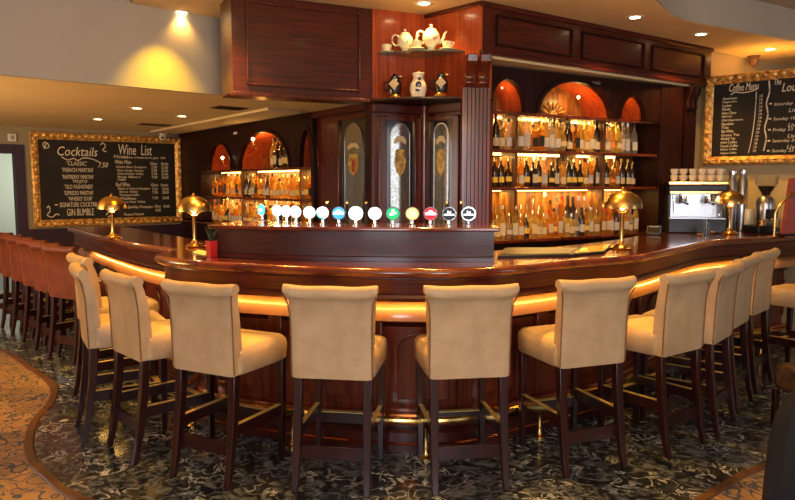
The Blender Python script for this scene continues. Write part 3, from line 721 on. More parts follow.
nose = [(.045, 1.046)] + [(.035 - .035 * math.cos(a), 1.0745 + .0285 * math.sin(a)) for a in [-PI / 2 + PI * i / 8 for i in range(9)]] + [(.045, 1.101)]
MB().sweep(outer, nose).build('edge_moulding', wood_top, bar)
MB().sweep(outer, [(.05, 1.064), (.045, 1.04), (.06, 1.035), (.066, .955), (.055, .95), (.048, .935), (.055, .915), (.10, .915), (.10, 1.064)]).build('apron', wood_h, bar)
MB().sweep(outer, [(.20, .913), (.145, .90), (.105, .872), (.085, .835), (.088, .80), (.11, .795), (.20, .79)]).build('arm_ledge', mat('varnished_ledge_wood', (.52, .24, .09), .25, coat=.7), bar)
MB().sweep(outer, [(.30, .13), (.30, .92), (.34, .92), (.34, .13)]).build('front_panel', wood_front, bar)
MB().sweep(outer, [(.27, .76), (.27, .80), (.31, .80), (.31, .72), (.295, .73)]).build('upper_rail', wood_h, bar)
MB().sweep(outer, [(.235, .0), (.235, .115), (.25, .13), (.345, .13), (.345, .0)]).build('plinth', wood_h, bar)
MB().sweep(outer, [(.232, .045), (.222, .052), (.232, .06)]).build('plinth_bead', copper, bar)
MB().sweep(outer, [(.255, .165), (.235, .175), (.24, .19), (.255, .195), (.24, .205), (.25, .222), (.305, .225), (.305, .16)]).build('base_moulding', copper, bar)
MB().sweep(inner[::-1], [(.03, 0), (.03, 1.063), (.06, 1.063), (.06, 0)]).build('inner_panel', wood_dark, bar)
# pilasters and raised panels
acc = [0]
for i in range(1, len(outer)): acc.append(acc[-1] + math.dist(outer[i], outer[i - 1]))
def on_path(path, ac, s):
    for i in range(1, len(path)):
        if ac[i] >= s:
            t = (s - ac[i - 1]) / (ac[i] - ac[i - 1]); a, b = path[i - 1], path[i]
            return Vector((a[0] + (b[0] - a[0]) * t, a[1] + (b[1] - a[1]) * t)), (Vector(b) - Vector(a)).normalized()
    return Vector(path[-1]), Vector((1, 0))
s = .3
while s < acc[-1] - .2:
    p, d = on_path(outer, acc, s); nn = Vector((-d.y, d.x)); q = p + nn * .272
    o = MB().box(-.045, .045, 0, .04, .222, .765).build('pilaster', wood_front, bar, .006); o.location = (q.x, q.y, 0); o.rotation_euler = (0, 0, ang(d))
    sub = .34
    p, d = on_path(outer, acc, s + sub); nn = Vector((-d.y, d.x)); q = p + nn * .30
    o = MB(); a_ = [(-.15, .30), (.15, .30), (.15, .60)] + [(.15 * math.cos(PI * i / 10), .60 + .09 * math.sin(PI * i / 10)) for i in range(1, 10)] + [(-.15, .60)]
    o.prism_y(a_, -.016, .03); o = o.build('raised_panel', wood_front, bar, .008); o.location = (q.x, q.y, 0); o.rotation_euler = (0, 0, ang(d))
    s += .68
# brass foot rail
rail = inset(outer, .165)[6:-6]
fr = thing('foot_rail', 'polished brass foot rail running along the base of the bar', 'foot rail')
MB().tube([(x, y, .215) for x, y in rail], .022, 10).build('tube', brass, fr)
ra_ = [0]
for i in range(1, len(rail)): ra_.append(ra_[-1] + math.dist(rail[i], rail[i - 1]))
s = .35
while s < ra_[-1]:
    p, d = on_path(rail, ra_, s)
    MB().lathe([(.045, 0), (.045, .008), (.02, .016), (.012, .03), (.012, .18), (.02, .195), (.001, .2)], p.x, p.y, .001, 14).build('post', brass, fr)
    s += .80
# glow strip under the counter
us = inset(outer, .075)
for i in range(4, len(outer) - 8, 5):
    a = Vector(us[i]); b = Vector(us[min(i + 5, len(us) - 1)]); m_ = (a + b) / 2; L = (b - a).length
    l = bpy.data.lights.new('counter_strip', 'AREA'); l.shape = 'RECTANGLE'; l.size = L; l.size_y = .015; l.energy = 1.7 * L; l.color = (1, .55, .12)
    o = bpy.data.objects.new('counter_strip', l); C.objects.link(o); o.location = (m_.x, m_.y, .912); o.parent = bar
    dd = (b - a).normalized(); o.rotation_euler = (.25, 0, ang(dd))

# ------------------------------------------------------------------ tap plinth and taps
pf = spline([(-1.13, 4.27), (-.72, 4.10), (-.28, 4.03), (.14, 3.99), (.56, 3.99)], 6)
pbk = [(.58, 4.36), (.1, 4.36), (-.35, 4.44), (-.75, 4.58), (-1.05, 4.72)]
tp = thing('tap_plinth', 'raised dark mahogany plinth carrying the row of beer taps', 'tap plinth')
MB().prism(pf + pbk, 1.101, 1.275).build('body', noise_col(mat('dark_plinth_veneer', (.05, .012, .01), .38, coat=.3), (.035, .009, .007), (.065, .014, .010), (3, 3, 20), 2), tp, smooth=False)
big = [(x, y) for x, y in inset(pf, -.03)]; bigb = [(.61, 4.39), (.1, 4.39), (-.35, 4.47), (-.75, 4.61), (-1.08, 4.75)]
big[0] = (big[0][0] - .03, big[0][1]); big[-1] = (big[-1][0] + .03, big[-1][1])
MB().prism(big + bigb, 1.276, 1.30).build('top_board', wood_top, tp, .008, smooth=False)
MB().sweep(pf, [(-.012, 1.101), (-.012, 1.125), (-.001, 1.13), (-.001, 1.101)]).build('bottom_moulding', wood_h, tp)

def badge_face(name, col, e): return mat(name, col, .4, emis=col, estr=e)
bw = badge_face('lit_white_badge', (1, .97, .93), 6); bsoft = badge_face('lit_cream_badge', (1, .60, .22), 1.0)
bteal = badge_face('lit_teal_badge', (.02, .55, .50), 1.3); bblue = badge_face('lit_blue_badge', (.03, .30, .80), 1.6)
bgreen = badge_face('lit_green_badge', (.0, .42, .13), 1.3); bred = badge_face('lit_red_badge', (.60, .01, .03), 1.0)
bblk = mat('black_badge', (.01, .01, .012), .3); bwhs = badge_face('lit_white_lettering', (1, 1, 1), 2.2)
taps = [(262.5, 4.76, .75, bteal, 'oval', 'teal'), (278, 4.62, .6, bw, None, 'white'), (287, 4.53, .5, bw, None, 'white'), (296.5, 4.43, .45, bw, 'bluerim', 'white'), (310, 4.33, .3, bw, None, 'white'),
        (323, 4.27, .25, bw, 'tealrim', 'white'), (339, 4.22, .15, bblue, 'bar', 'blue'), (356, 4.19, .05, bw, None, 'white'), (375, 4.17, 0, bw, None, 'white'), (393, 4.15, 0, bgreen, 'ell', 'green'),
        (412.3, 4.14, 0, bsoft, 'cream', 'cream'), (430.5, 4.13, 0, bred, 'bar', 'red'), (449, 4.12, 0, bblk, 'harp', 'black'), (468.5, 4.12, 0, bblk, 'harp', 'black')]
tlab = ['beer tap with small teal lit badge, farthest left on the mahogany plinth', 'beer tap with glaring white badge, next right of the teal one', 'beer tap with glaring white badge, third from left on the plinth',
        'beer tap with white badge faintly blue at its rim, fourth from left', 'beer tap with plain glaring white badge, fifth from left on the plinth', 'beer tap with white badge tinged green below, left of the blue one',
        'beer tap with round blue badge and white band', 'beer tap with blank white badge just right of the blue one', 'beer tap with blank white badge just left of the green one',
        'beer tap with round green badge and white script mark', 'beer tap with cream yellow badge between green and red ones', 'beer tap with round red badge and white band',
        'beer tap with black badge and white wordmark, next to the red one', 'beer tap with black badge and white wordmark, farthest right on the plinth']
for (px, d, rz, m, kind, _), lb_ in zip(taps, tlab):
    x, y = AT(px, d)
    t = thing('beer_tap', lb_, 'beer tap', (x, y, 1.301), -rz, 'beer taps on the plinth'); t.scale = (.92, .92, .88)
    MB().lathe([(.022, 0), (.022, .006), (.012, .012), (.011, .045), (.0005, .046)], n=12).build('stem', chrome, t)
    MB().box(-.011, .011, .012, .034, .0, .10).build('tap_body', black, t, .003)
    def disc(r, y0, y1, zc=.082): 
        b_ = MB(); b_.prism_y([(r * math.cos(2 * PI * i / 28), zc + r * math.sin(2 * PI * i / 28)) for i in range(28)], y0, y1); return b_
    disc(.047, -.012, .010).build('badge_rim', chrome, t)
    f_ = disc(.041, -.0165, -.0125).build('badge_face', m, t)
    y0, y1 = -.0195, -.017
    if kind in ('bar',): MB().box(-.034, .034, y0, y1, .074, .089).build('white_band', bwhs, f_); MB().prism_y([(.018 * math.cos(PI * i / 8), .0895 + .016 * math.sin(PI * i / 8)) for i in range(9)], y0, y1).build('emblem', bwhs, f_)
    if kind == 'oval': MB().prism_y([(.024 * math.cos(2 * PI * i / 16), .082 + .012 * math.sin(2 * PI * i / 16)) for i in range(16)], y0, y1).build('emblem', bwhs, f_)
    if kind == 'ell':
        MB().prism_y([(.024 * math.cos(2 * PI * i / 16), .082 + .009 * math.sin(2 * PI * i / 16) + .006 * math.cos(2 * PI * i / 16)) for i in range(16)], y0, y1).build('script_mark', bwhs, f_)
        MB().prism_y([(-.012, .097), (.012, .097), (.007, .110), (-.007, .110)], y0, y1).build('emblem', bwhs, f_)
    if kind == 'harp':
        MB().box(-.033, .033, y0, y1, .072, .081).build('wordmark', bwhs, f_)
        MB().prism_y([(-.012, .085), (.010, .085), (.012, .100), (.0, .092), (-.010, .106)], y0, y1).build('harp_emblem', bwhs, f_)
    if kind in ('bluerim', 'tealrim'):
        c_ = bblue if kind == 'bluerim' else bteal; a0 = 0 if kind == 'bluerim' else PI * 1.1
        o1 = [(.041 * math.cos(a0 - .9 + 1.8 * i / 10 + (0 if kind == 'bluerim' else .6)), .082 + .041 * math.sin(a0 - .9 + 1.8 * i / 10 + (0 if kind == 'bluerim' else .6))) for i in range(11)]
        o2 = [(.03 * math.cos(a0 - .9 + 1.8 * i / 10 + (0 if kind == 'bluerim' else .6)), .082 + .03 * math.sin(a0 - .9 + 1.8 * i / 10 + (0 if kind == 'bluerim' else .6))) for i in range(11)]
        MB().prism_y(o1 + o2[::-1], y0, y1).build('rim_mark', c_, f_)
    if kind == 'cream': disc(.026, y0, y1).build('emblem', badge_face('lit_pale_yellow', (1, .78, .38), 1.3), f_)
# brass spouts seen between the badges
for i, (px, lb_) in enumerate([(327, 'slim black font spout with brass finial left of the blue badge'), (347, 'slim black font spout with brass finial right of the blue badge'), (366, 'slim black font spout with brass finial between two white badges'),
                               (447, 'slim black font spout with brass finial behind the left black badge'), (461, 'slim black font spout with brass finial between the two black badges')]):
    x, y = AT(px, 4.30)
    t = thing('tap_spout', lb_, 'tap spout', (x, y, 1.301), 0, 'tall spouts behind the beer badges')
    MB().lathe([(.012, 0), (.012, .012), (.008, .02), (.009, .10), (.011, .12), (.0005, .122)], n=10).build('column', black, t)
    MB().sphere((0, 0, .132), .011, 10).build('finial', brass, t)

# ------------------------------------------------------------------ table lamps
def lamp(px, py, label, sc, first=None):
    x, y = G(px, py, 1.10)
    if first is not None: return dup(first, (x, y, 1.101), 0, label, None, sc)
    t = thing('brass_table_lamp', label, 'lamp', (x, y, 1.101), 0, 'domed brass lamps on the counter'); t.scale = (sc,) * 3
    lathe_obj('base', [(.0005, 0), (.075, 0), (.078, .008), (.06, .016), (.055, .022), (.028, .032), (.020, .05), (.0005, .052)], brass, t, n=28)
    lathe_obj('stem', [(.014, .045), (.0125, .06), (.015, .22), (.019, .235), (.0005, .24)], brass, t)
    y_ = MB(); 
    for s_ in (-1, 1): MB().tube(spline([(s_ * .012, 0, .225), (s_ * .03, 0, .245), (s_ * .06, 0, .262), (s_ * .085, 0, .285)], 4), .0045, 8).build('yoke_arm', brass, t)
    prof = []
    for i in range(11):
        a = PI / 2 * i / 10; prof.append((.125 * math.cos(a) + .0005, .265 + .112 * math.sin(a)))
    inn = [(max(.0005, r - .003), z - .003) for r, z in prof][::-1]
    lathe_obj('dome_shade', prof + inn[1:] + [], brass2, t, n=32, cap=False)
    lathe_obj('finial', [(.012, .374), (.014, .378), (.008, .38), (.012, .388), (.006, .397), (.0005, .399)], brass, t, n=14)
    MB().sphere((0, 0, .268), .020, 12).build('bulb', bulbm, t)
    return t
Lm = lamp(195, 247, 'domed brass lamp standing on the left lobe of the counter by the red pot', .97)
lamp(113, 238, 'smaller looking domed brass lamp in front of the cocktail board', .93, Lm)
lamp(621, 249, 'largest looking domed brass lamp on the counter before the right shelves', 1.08, Lm)
lamp(729, 234, 'domed brass lamp on the right counter before the coffee machine', 1.04, Lm)
for px, py in ((195, 247), (113, 238), (621, 249), (729, 234)):
    x, y = G(px, py, 1.1); lighted(None, 'POINT', 'table_lamp_light', (x, y, 1.101 + .235), 1.6, (1, .7, .36), .02)

# ------------------------------------------------------------------ bar stools
def make_stool(name, label, leather, group):
    t = thing(name, label, 'bar stool', (0, 0, 0), 0, group)
    # backrest: upholstered panel with a rolled top
    prof = [(0, .575), (-.004, .70), (-.010, .85), (-.022, .96), (-.040, .985)]
    for i in range(9):
        a = PI * 1.15 - PI * 1.30 * i / 8; prof.append((-.018 + .036 * math.cos(a), 1.012 + .038 * math.sin(a)))
    prof += [(.030, .97), (.048, .93), (.064, .85), (.075, .74), (.078, .66), (.075, .60), (.06, .575)]
    nx = 21; vs = []; fs = []; k = len(prof)
    for i in range(nx):
        s_ = -1 + 2 * i / (nx - 1)
        for (y, z) in prof:
            w = .203
            if z > .94: w += .036 * min(1, (z - .94) / .075) ** 1.4
            zz = z; yy = y
            if z > .95: zz += .008 * (abs(s_) ** 4) + .0015 * math.cos(s_ * PI * 2)
            if y > .02 and .62 < z < .96: yy += .008 * abs(math.sin(s_ * PI * 2.5)) - .004
            e = .010 * (abs(s_) > .99)
            cz = .80
            xs_ = s_ * w
            if abs(s_) > .99: yy = .03 + (yy - .03) * .82; zz = .82 + (zz - .82) * .985
            vs.append((xs_, yy, zz))
    for i in range(nx - 1):
        for j in range(k): j2 = (j + 1) % k; fs.append((i * k + j, (i + 1) * k + j, (i + 1) * k + j2, i * k + j2))
    fs += [tuple(range(k))[::-1], tuple((nx - 1) * k + j for j in range(k))]
    br = MB().add(vs, fs).build('backrest', leather, t)
    for s_ in (-1, 1):
        MB().tube([(s_ * .2065, .004, .585), (s_ * .2065, .0, .72), (s_ * .2075, -.006, .88), (s_ * .216, -.02, .96), (s_ * .232, -.035, 1.0)], .0042, 6).build('piping', stitch, br)
    # seat
    def rr(hx, y0, y1, r, n=5):
        pts = []
        for cx, cy, a0 in ((hx - r, y1 - r, 0), (-hx + r, y1 - r, PI / 2), (-hx + r, y0 + r, PI), (hx - r, y0 + r, PI * 1.5)):
            pts += [(cx + r * math.cos(a0 + PI / 2 * i / n), cy + r * math.sin(a0 + PI / 2 * i / n)) for i in range(n + 1)]
        return pts
    rings = [(.205, .03, .455, .575), (.212, .02, .468, .585), (.215, .02, .475, .66), (.212, .02, .47, .69), (.195, .035, .45, .712), (.14, .09, .39, .722), (.05, .18, .29, .726)]
    vs = []; fs = []
    for hx, y0, y1, z in rings: P_ = rr(hx, y0, y1, min(.05, hx * .9)); n = len(P_); vs += [(x, y, z) for x, y in P_]
    for i in range(len(rings) - 1):
        for j in range(n): j2 = (j + 1) % n; fs.append((i * n + j, i * n + j2, (i + 1) * n + j2, (i + 1) * n + j))
    fs += [tuple(range(n))[::-1], tuple((len(rings) - 1) * n + j for j in range(n))]
    MB().add(vs, fs).build('seat', leather, t)
    # legs
    def leg(pts, w):
        mb = MB(); m = len(pts); vs = []; fs = []
        for (x, y, z), ww in zip(pts, w): h_ = ww / 2; vs += [(x - h_, y - h_, z), (x + h_, y - h_, z), (x + h_, y + h_, z), (x - h_, y + h_, z)]
        for i in range(m - 1):
            for j in range(4): j2 = (j + 1) % 4; fs.append((i * 4 + j, i * 4 + j2, i * 4 + 4 + j2, i * 4 + 4 + j))
        fs += [(3, 2, 1, 0), tuple(m * 4 - 4 + j for j in range(4))]
        return mb.add(vs, fs)
    for s_ in (-1, 1):
        leg([(s_ * .185, -.045, .001), (s_ * .183, -.022, .10), (s_ * .182, -.002, .22), (s_ * .180, .022, .40), (s_ * .180, .032, .60)], [.030, .034, .040, .044, .044]).build('leg', leg_wood, t, .003)
        leg([(s_ * .178, .425, .001), (s_ * .180, .428, .3), (s_ * .182, .43, .60)], [.030, .036, .042]).build('leg', leg_wood, t, .003)
    MB().box(-.172, .172, .0, .022, .155, .225).build('stretcher', leg_wood, t, .002)
    MB().box(-.172, .172, .418, .442, .20, .262).build('stretcher', leg_wood, t, .002)
    MB().box(-.170, .170, .412, .448, .2625, .2665).build('foot_plate', plate_m, t)
    for s_ in (-1, 1):
        MB().box(s_ * .18 - .011, s_ * .18 + .011, .028, .418, .255, .315).build('stretcher', leg_wood, t, .002)
        MB().box(s_ * .18 - .0125, s_ * .18 + .0125, .03, .416, .3155, .3185).build('foot_plate', plate_m, t)
    return t
gs = 'cream leather bar stools around the counter'
cr = make_stool('bar_stool', 'x', cream, gs)
stools = [(-2.22, 4.82, -52, 'cream bar stool behind the leftmost cream one, only its rolled top showing', ),
          (-1.93, 4.18, -60, 'cream bar stool at the left bend, next to the brown stools, seen side on'),
          (-1.55, 3.86, -47, 'cream bar stool second from the left bend with its ruched side showing'),
          (-1.01, 3.50, -27, 'cream bar stool at front left, seat showing to its right'),
          (-.33, 3.38, -8, 'cream bar stool at front, left of centre, facing straight to the bar'),
          (.365, 3.40, 8, 'cream bar stool at front centre below the cream yellow tap badge'),
          (1.055, 3.64, 20, 'cream bar stool at front right with wide seat showing on its left'),
          (1.66, 3.93, 36, 'cream bar stool at the right bend, turned left, brown piping down its side'),
          (2.05, 4.27, 50, 'cream bar stool on the right side, nearest of the overlapping row'),
          (2.40, 4.74, 50, 'cream bar stool in middle of the overlapping row on the right side'),
          (2.78, 5.20, 46, 'cream bar stool farthest along the overlapping row on the right side'),
          (3.42, 5.32, 34, 'cream bar stool cut by the right picture edge, seat towards the row')]
for i, (x, y, a, lb_) in enumerate(stools):
    a = math.radians(a)
    if i == 0: cr.location = (x, y, 0); cr.rotation_euler = (0, 0, a); cr['label'] = lb_
    else: dup(cr, (x, y, 0), a, lb_)
bs = make_stool('bar_stool', 'x', brownl, 'brown leather bar stools at the left counter')
bl = ['nearest', 'second nearest', 'third nearest', 'fourth nearest', 'fifth nearest', 'farthest']
for i in range(6):
    x, y = -2.92 - .295 * i, 5.95 + .335 * i; a = math.radians(-30)
    lb_ = f'tan brown leather bar stool at left counter, {bl[i]} of six'
    if i == 0: bs.location = (x, y, 0); bs.rotation_euler = (0, 0, a); bs['label'] = lb_; bs.scale = (.93, .93, .97)
    else: dup(bs, (x, y, 0), a, lb_)

# ------------------------------------------------------------------ menu boards
def text_mesh(body, size, shear=0.0):
    cu = bpy.data.curves.new('txt', 'FONT'); cu.body = body; cu.size = size; cu.extrude = .0015; cu.shear = shear; cu.align_x = 'LEFT'; cu.resolution_u = 2
    ob = bpy.data.objects.new('txt', cu); C.objects.link(ob); bpy.context.view_layer.update()
    me = bpy.data.meshes.new_from_object(ob.evaluated_get(bpy.context.evaluated_depsgraph_get()))
    bpy.data.objects.remove(ob); return me
def write(parent, body, x0, x1, zc, h, y, name='chalk_lettering', shear=.0, m=chalk):
    me = text_mesh(body, .1, shear)
    xs = [v.co.x for v in me.vertices]; ys = [v.co.y for v in me.vertices]
    w = max(xs) - min(xs); hh = max(ys) - min(ys); sx = (x1 - x0) / w; sy = h / hh; mx, my = min(xs), min(ys)
    for v in me.vertices:
        vx, vy, vz = v.co; v.co = (x0 + (vx - mx) * sx, y - vz - .0016, zc - h / 2 + (vy - my) * sy)
    me.flip_normals(); me.materials.clear(); me.materials.append(m); me.name = name
    o = bpy.data.objects.new(name, me); C.objects.link(o); o.parent = parent
    return o
def board(name, label, P, a, L, z0, z1, fw, tilt=0):
    t = thing(name, label, 'menu board', (P.x, P.y, 0), a)
    MB().box(fw * .7, L - fw * .7, -.022, -.001, z0 + fw * .7, z1 - fw * .7).build('slate', chalkboard, t)
    prof = [(0, -.001), (0, -.035), (fw * .12, -.05), (fw * .3, -.058), (fw * .45, -.045), (fw * .6, -.052), (fw * .8, -.04), (fw, -.028), (fw, -.001)]
    fr = MB(); k = len(prof)
    vs = []
    for (sx, sz) in ((0, 0), (1, 0), (1, 1), (0, 1)):
        for o_, y in prof: vs.append(((o_ if sx == 0 else L - o_), y, (z0 + o_ if sz == 0 else z1 - o_)))
    fs = []
    for c_ in range(4):
        n_ = (c_ + 1) % 4
        for j in range(k): j2 = (j + 1) % k; fs.append((c_ * k + j, n_ * k + j, n_ * k + j2, c_ * k + j2))
    f_ = fr.add(vs, fs).build('gilt_frame', gold, t)
    n = int(L / (fw * .95)); 
    orn = MB()
    for zz in (z0 + fw * .42, z1 - fw * .42):
        for i in range(n): orn.sphere((fw * .5 + (L - fw) * (i + .5) / n, -.052, zz), fw * .26, 8, (1.35, .45, 1))
    n2 = int((z1 - z0) / (fw * .95))
    for xx in (fw * .42, L - fw * .42):
        for i in range(n2): orn.sphere((xx, -.052, z0 + fw * .5 + (z1 - z0 - fw) * (i + .5) / n2), fw * .26, 8, (1, .45, 1.35))
    oo = orn.build('carved_ornament', gold, t); oo['kind'] = 'stuff'
    return t
t0, t1 = col_at(31, WC, WD), col_at(181, WC, WD)
P0 = wl(t0, .012); LB = t1 - t0
zb0, zb1 = .955, 2.262
cb_ = board('cocktail_board', 'large gilt-framed blackboard listing cocktails and wines on the left wall', P0, ang(WD), LB, zb0, zb1, .10)
def bx_(px): return col_at(px, WC, WD) - t0
def bz_(px, py):
    t = bx_(px) + t0; p = wl(t); d = rayd(px, py); return CAMZ + d.z / d.y * p.y
def W_(body, a, b, py, h, shear=0, m=chalk):
    zc = bz_((a + b) / 2, py); hh = h / F * wl(bx_((a + b) / 2) + t0).y
    return write(cb_, body, bx_(a), bx_(b), zc, hh, -.0225, 'chalk_lettering', shear)
W_('Cocktails', 58, 98, 151.5, 9, .25)
for a, b, py, s_ in ((67, 87, 163.5, "'CLASSIC'"), (62, 93, 170, "'FRENCH MARTINI'"), (62, 93, 176.8, "'RASPBERRY MARTINI'"), (72, 87, 181.8, "'MOJITO'"), (64, 92, 186.6, "'OLD FASHIONED'"), (63, 92, 192.8, "'ESPRESSO MARTINI'"), (67, 91, 198.5, "'WHISKEY SOUR'")):
    W_(s_, a, b, py, 4.2)
W_('SIGNATURE COCKTAIL', 58, 96, 204.5, 4.6); W_('GIN BUMBLE', 65, 92, 212, 7)
W_('7.50', 98, 108, 165, 5, .3)
W_('Wine  List', 119, 152, 150, 10, .1)
for a, b, py, h, s_ in ((114, 128, 156.5, 3.6, 'House'), (122, 165, 158, 2.6, 'Selection of wines by the glass  7.00'), (115, 131, 162, 4, 'White Wine'), (150, 157, 163.6, 2.8, 'Glass'), (161, 168, 163.9, 2.8, 'Bottle'),
    (116, 146, 167.3, 2.8, 'Chenin Blanc Sauvignon'), (117, 143, 170.8, 2.8, 'Pinot Grigio Veneto'), (117, 143, 174, 2.8, 'Chardonnay Valley'), (117, 140, 177.2, 2.8, 'Rioja Blanco'), (117, 125, 179.5, 2.2, 'Chablis'),
    (115, 129, 184.5, 4, 'Red Wine'), (150, 157, 184.8, 2.8, 'Glass'), (160, 167, 185, 2.8, 'Bottle'), (117, 149, 188.8, 2.8, 'Merlot or Cabernet Sauvignon'), (118, 137, 192, 2.8, 'Shiraz Valley'), (118, 138, 195.2, 2.8, 'Tempranillo'), (119, 135, 198.4, 2.8, 'Malbec'), (120, 144, 202, 2.8, 'Pinot Noir Valley'),
    (126, 151, 207, 3.4, 'Sparkling Champagne'), (153, 159, 206, 2.8, 'Glass'), (162, 168, 206, 2.8, 'Bottle'), (122, 142, 214, 2.6, 'Prosecco Frizzante')):
    W_(s_, a, b, py, h, .15)
for i in range(8):
    py = 168 + i * 1.7 if i < 5 else 0
    if i < 4: W_('7.00', 151, 156.5, 167.3 + i * 3.3, 2.7); W_('26.00', 161, 167.5, 167.5 + i * 3.3, 2.7)
for i in range(3): W_('7.50', 151, 156.5, 189 + i * 3.4 + (2 if i == 2 else 0), 2.7); W_('28.00', 161, 167.5, 189 + i * 3.4 + (2 if i == 2 else 0), 2.7)
W_('8.00', 154, 159, 210, 3)
def squiggle(parent, pts, y, r=.007, name='chalk_flourish'): return MB().tube([(x, y, z) for x, z in spline(pts, 5)], r, 5).build(name, chalk, parent)
def SQ(pl, r=.007): squiggle(cb_, [(bx_(a), bz_(a, b)) for a, b in pl], -.026, r)
SQ([(62, 157), (68, 160), (74, 158.5), (78, 160.5), (84, 158), (92, 159), (99, 162)])
SQ([(47, 142), (44, 144), (46, 148), (50, 147), (48, 143), (45, 149)]); SQ([(101, 145), (104, 143), (106, 147), (103, 150), (107, 152)])
SQ([(45, 208), (47, 206), (48, 211), (45, 215), (50, 217), (54, 214), (57, 215)]); SQ([(104, 215), (107, 212), (110, 214), (106, 217)]); SQ([(53, 205), (56, 204.5)], .008); SQ([(97, 205), (102, 206)], .008)

# right board
bp0 = pa + pd * .02 + Vector((pd.y, -pd.x)) * .012
def bx2(px): return col_at(px, bp0, pd)
bL = 1.66
def z2(px, py): t = bx2(px); p = bp0 + pd * t; d = rayd(px, py); return CAMZ + d.z / d.y * p.y
cm = board('coffee_menu_board', 'large gilt-framed blackboard headed Coffee Menu on the right wall', bp0, ang(pd), bL, z2(708, 165.5), z2(708, 77), .085)
def W2(body, a, b, py, h, shear=0):
    zc = z2((a + b) / 2, py); p = bp0 + pd * bx2((a + b) / 2)
    return write(cm, body, bx2(a), bx2(b), zc, h / F * p.y, -.0225, 'chalk_lettering', shear)
W2('Coffee Menu', 726, 755, 87, 7.5, .25)
items = ['Americano', 'Cappuccino', 'Latte', 'Mocha', 'Hot Choc', 'Espresso', 'Dbl Espresso', 'Macchiato', 'Tea', 'Flat White', 'Green Tea', 'Herbal Tea', 'Irish Coffee', 'French Coffee', 'Baileys Coffee', 'Calypso Coffee']
wds = [14, 14, 9, 8, 14, 10, 21, 12, 7, 12, 18, 14, 16, 17, 16, 16]
for i, (s_, w_) in enumerate(zip(items, wds)):
    py = 98.5 + i * 3.65; W2(s_, 720 - .0 * i, 720 + w_, py, 2.6, .15)
    a = 753 - max(0, i - 6) * .45; W2('2.%d0' % (2 + i % 7), a + 3.2, a + 6.4, py - 2.5, 2.4)
squiggle(cm, [(bx2(px), z2(px, py)) for px, py in [(753, 92), (753, 105), (752.5, 118), (751.5, 130), (750, 142), (748, 153)]], -.026, .004)
squiggle(cm, [(bx2(px), z2(px, py)) for px, py in [(765, 81), (766, 92), (763.5, 103), (765.5, 115), (763, 128), (765, 138), (763, 151)]], -.026, .007)
squiggle(cm, [(bx2(px), z2(px, py)) for px, py in [(728, 95), (732, 92.5), (738, 93), (746, 92), (752, 90), (755, 88)]], -.026, .005)
W2('The', 770, 777, 82, 6, .2); W2('Lounge', 778, 806, 88, 11, .25)
for py, s_, w_ in ((104, 'Saturday 17', 26), (119, 'Sunday 18', 22), (130, 'Friday 23', 20), (141, 'Saturday 24', 24), (151, 'Sunday 25', 22)):
    W2(s_, 771, 771 + w_, py, 4, .2); squiggle(cm, [(bx2(766.5), z2(766.5, py)), (bx2(769), z2(769, py))], -.026, .008); W2('Live Band', 786, 812, py + 5.5, 4, .2)
# scalloped light on the wall under the right board, painted as a yellow panel
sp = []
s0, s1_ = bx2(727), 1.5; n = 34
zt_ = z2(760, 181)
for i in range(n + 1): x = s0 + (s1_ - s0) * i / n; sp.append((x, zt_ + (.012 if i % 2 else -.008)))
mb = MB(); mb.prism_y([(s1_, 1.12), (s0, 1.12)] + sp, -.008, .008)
o = mb.build('painted_light_patch', scallop); o.location = (bp0.x, bp0.y, 0); o.rotation_euler = (0, 0, ang(pd)); tag(o, 'pale yellow patch of painted light with zigzag top edge below the coffee board', 'painted_light_patch')
tb = Vector(G(754, 56, ZC)); mb = MB().lathe([(.0005, -.11), (.03, -.10), (.05, -.05), (.045, -.02), (.07, -.0005), (.0005, 0)], n=10)
o = mb.build('ceiling_speaker', mat('brown_bracket', (.16, .08, .04), .5)); o.location = (tb.x, tb.y, ZC); tag(o, 'small brown ornament hanging under the ceiling above the coffee board', 'ornament')

# ------------------------------------------------------------------ coffee machine, grinder and counter things
mx_, my_ = AT(694, 6.50)
t = thing('espresso_machine', 'espresso machine with steel front and brass edged cup tray on the right counter', 'coffee machine', (mx_, my_, 1.101), -.22)
MB().box(-.25, .25, -.20, .22, 0, .13).build('base', black, t, .01)
MB().box(-.235, .235, .03, .21, .13, .36).build('body', steel, t, .01)
MB().box(-.24, .24, -.16, .21, .36, .385).build('brass_band', brass, t, .004)
MB().box(-.25, .25, -.17, .21, .385, .44).build('control_panel', black, t, .006)
MB().box(-.26, .26, -.18, .22, .44, .475).build('cup_tray', brass, t, .008)
for s_ in (-1, 1): MB().box(s_ * .235 - .012, s_ * .235 + .012, -.12, .03, .13, .36).build('side_frame', black, t, .004)
MB().box(-.24, .24, -.21, .02, .131, .139).build('drip_tray', steel, t)
for s_ in (-1, 1):
    g = MB().lathe([(.035, .27), (.038, .285), (.035, .36), (.0005, .361)], s_ * .11, -.07, 0, 16).build('brew_group', chrome, t)
    MB().tube([(s_ * .11, -.09, .285), (s_ * .11 + .01, -.17, .275), (s_ * .11 + .012, -.23, .268)], [.010, .014, .012]).build('portafilter_handle', black, t)
for s_ in (-1, 1): MB().tube(spline([(s_ * .205, -.10, .36), (s_ * .21, -.15, .30), (s_ * .2, -.13, .20), (s_ * .195, -.14, .16)], 4), .005).build('steam_wand', chrome, t)
lighted(t, 'AREA', 'machine_work_light', (0, -.10, .352), 1.3, (.75, .88, 1.0)); bpy.data.lights['machine_work_light'].size = .3
mrot = Matrix.Rotation(-.22, 2)
k = 0
cupn = thing('espresso_cup', 'x', 'cup', (0, 0, 0), 0, 'cups stacked on the espresso machine')
lathe_obj('bowl', [(.02, 0), (.03, .02), (.036, .055), (.033, .055), (.025, .02), (.0005, .01)], china, cupn, n=14)
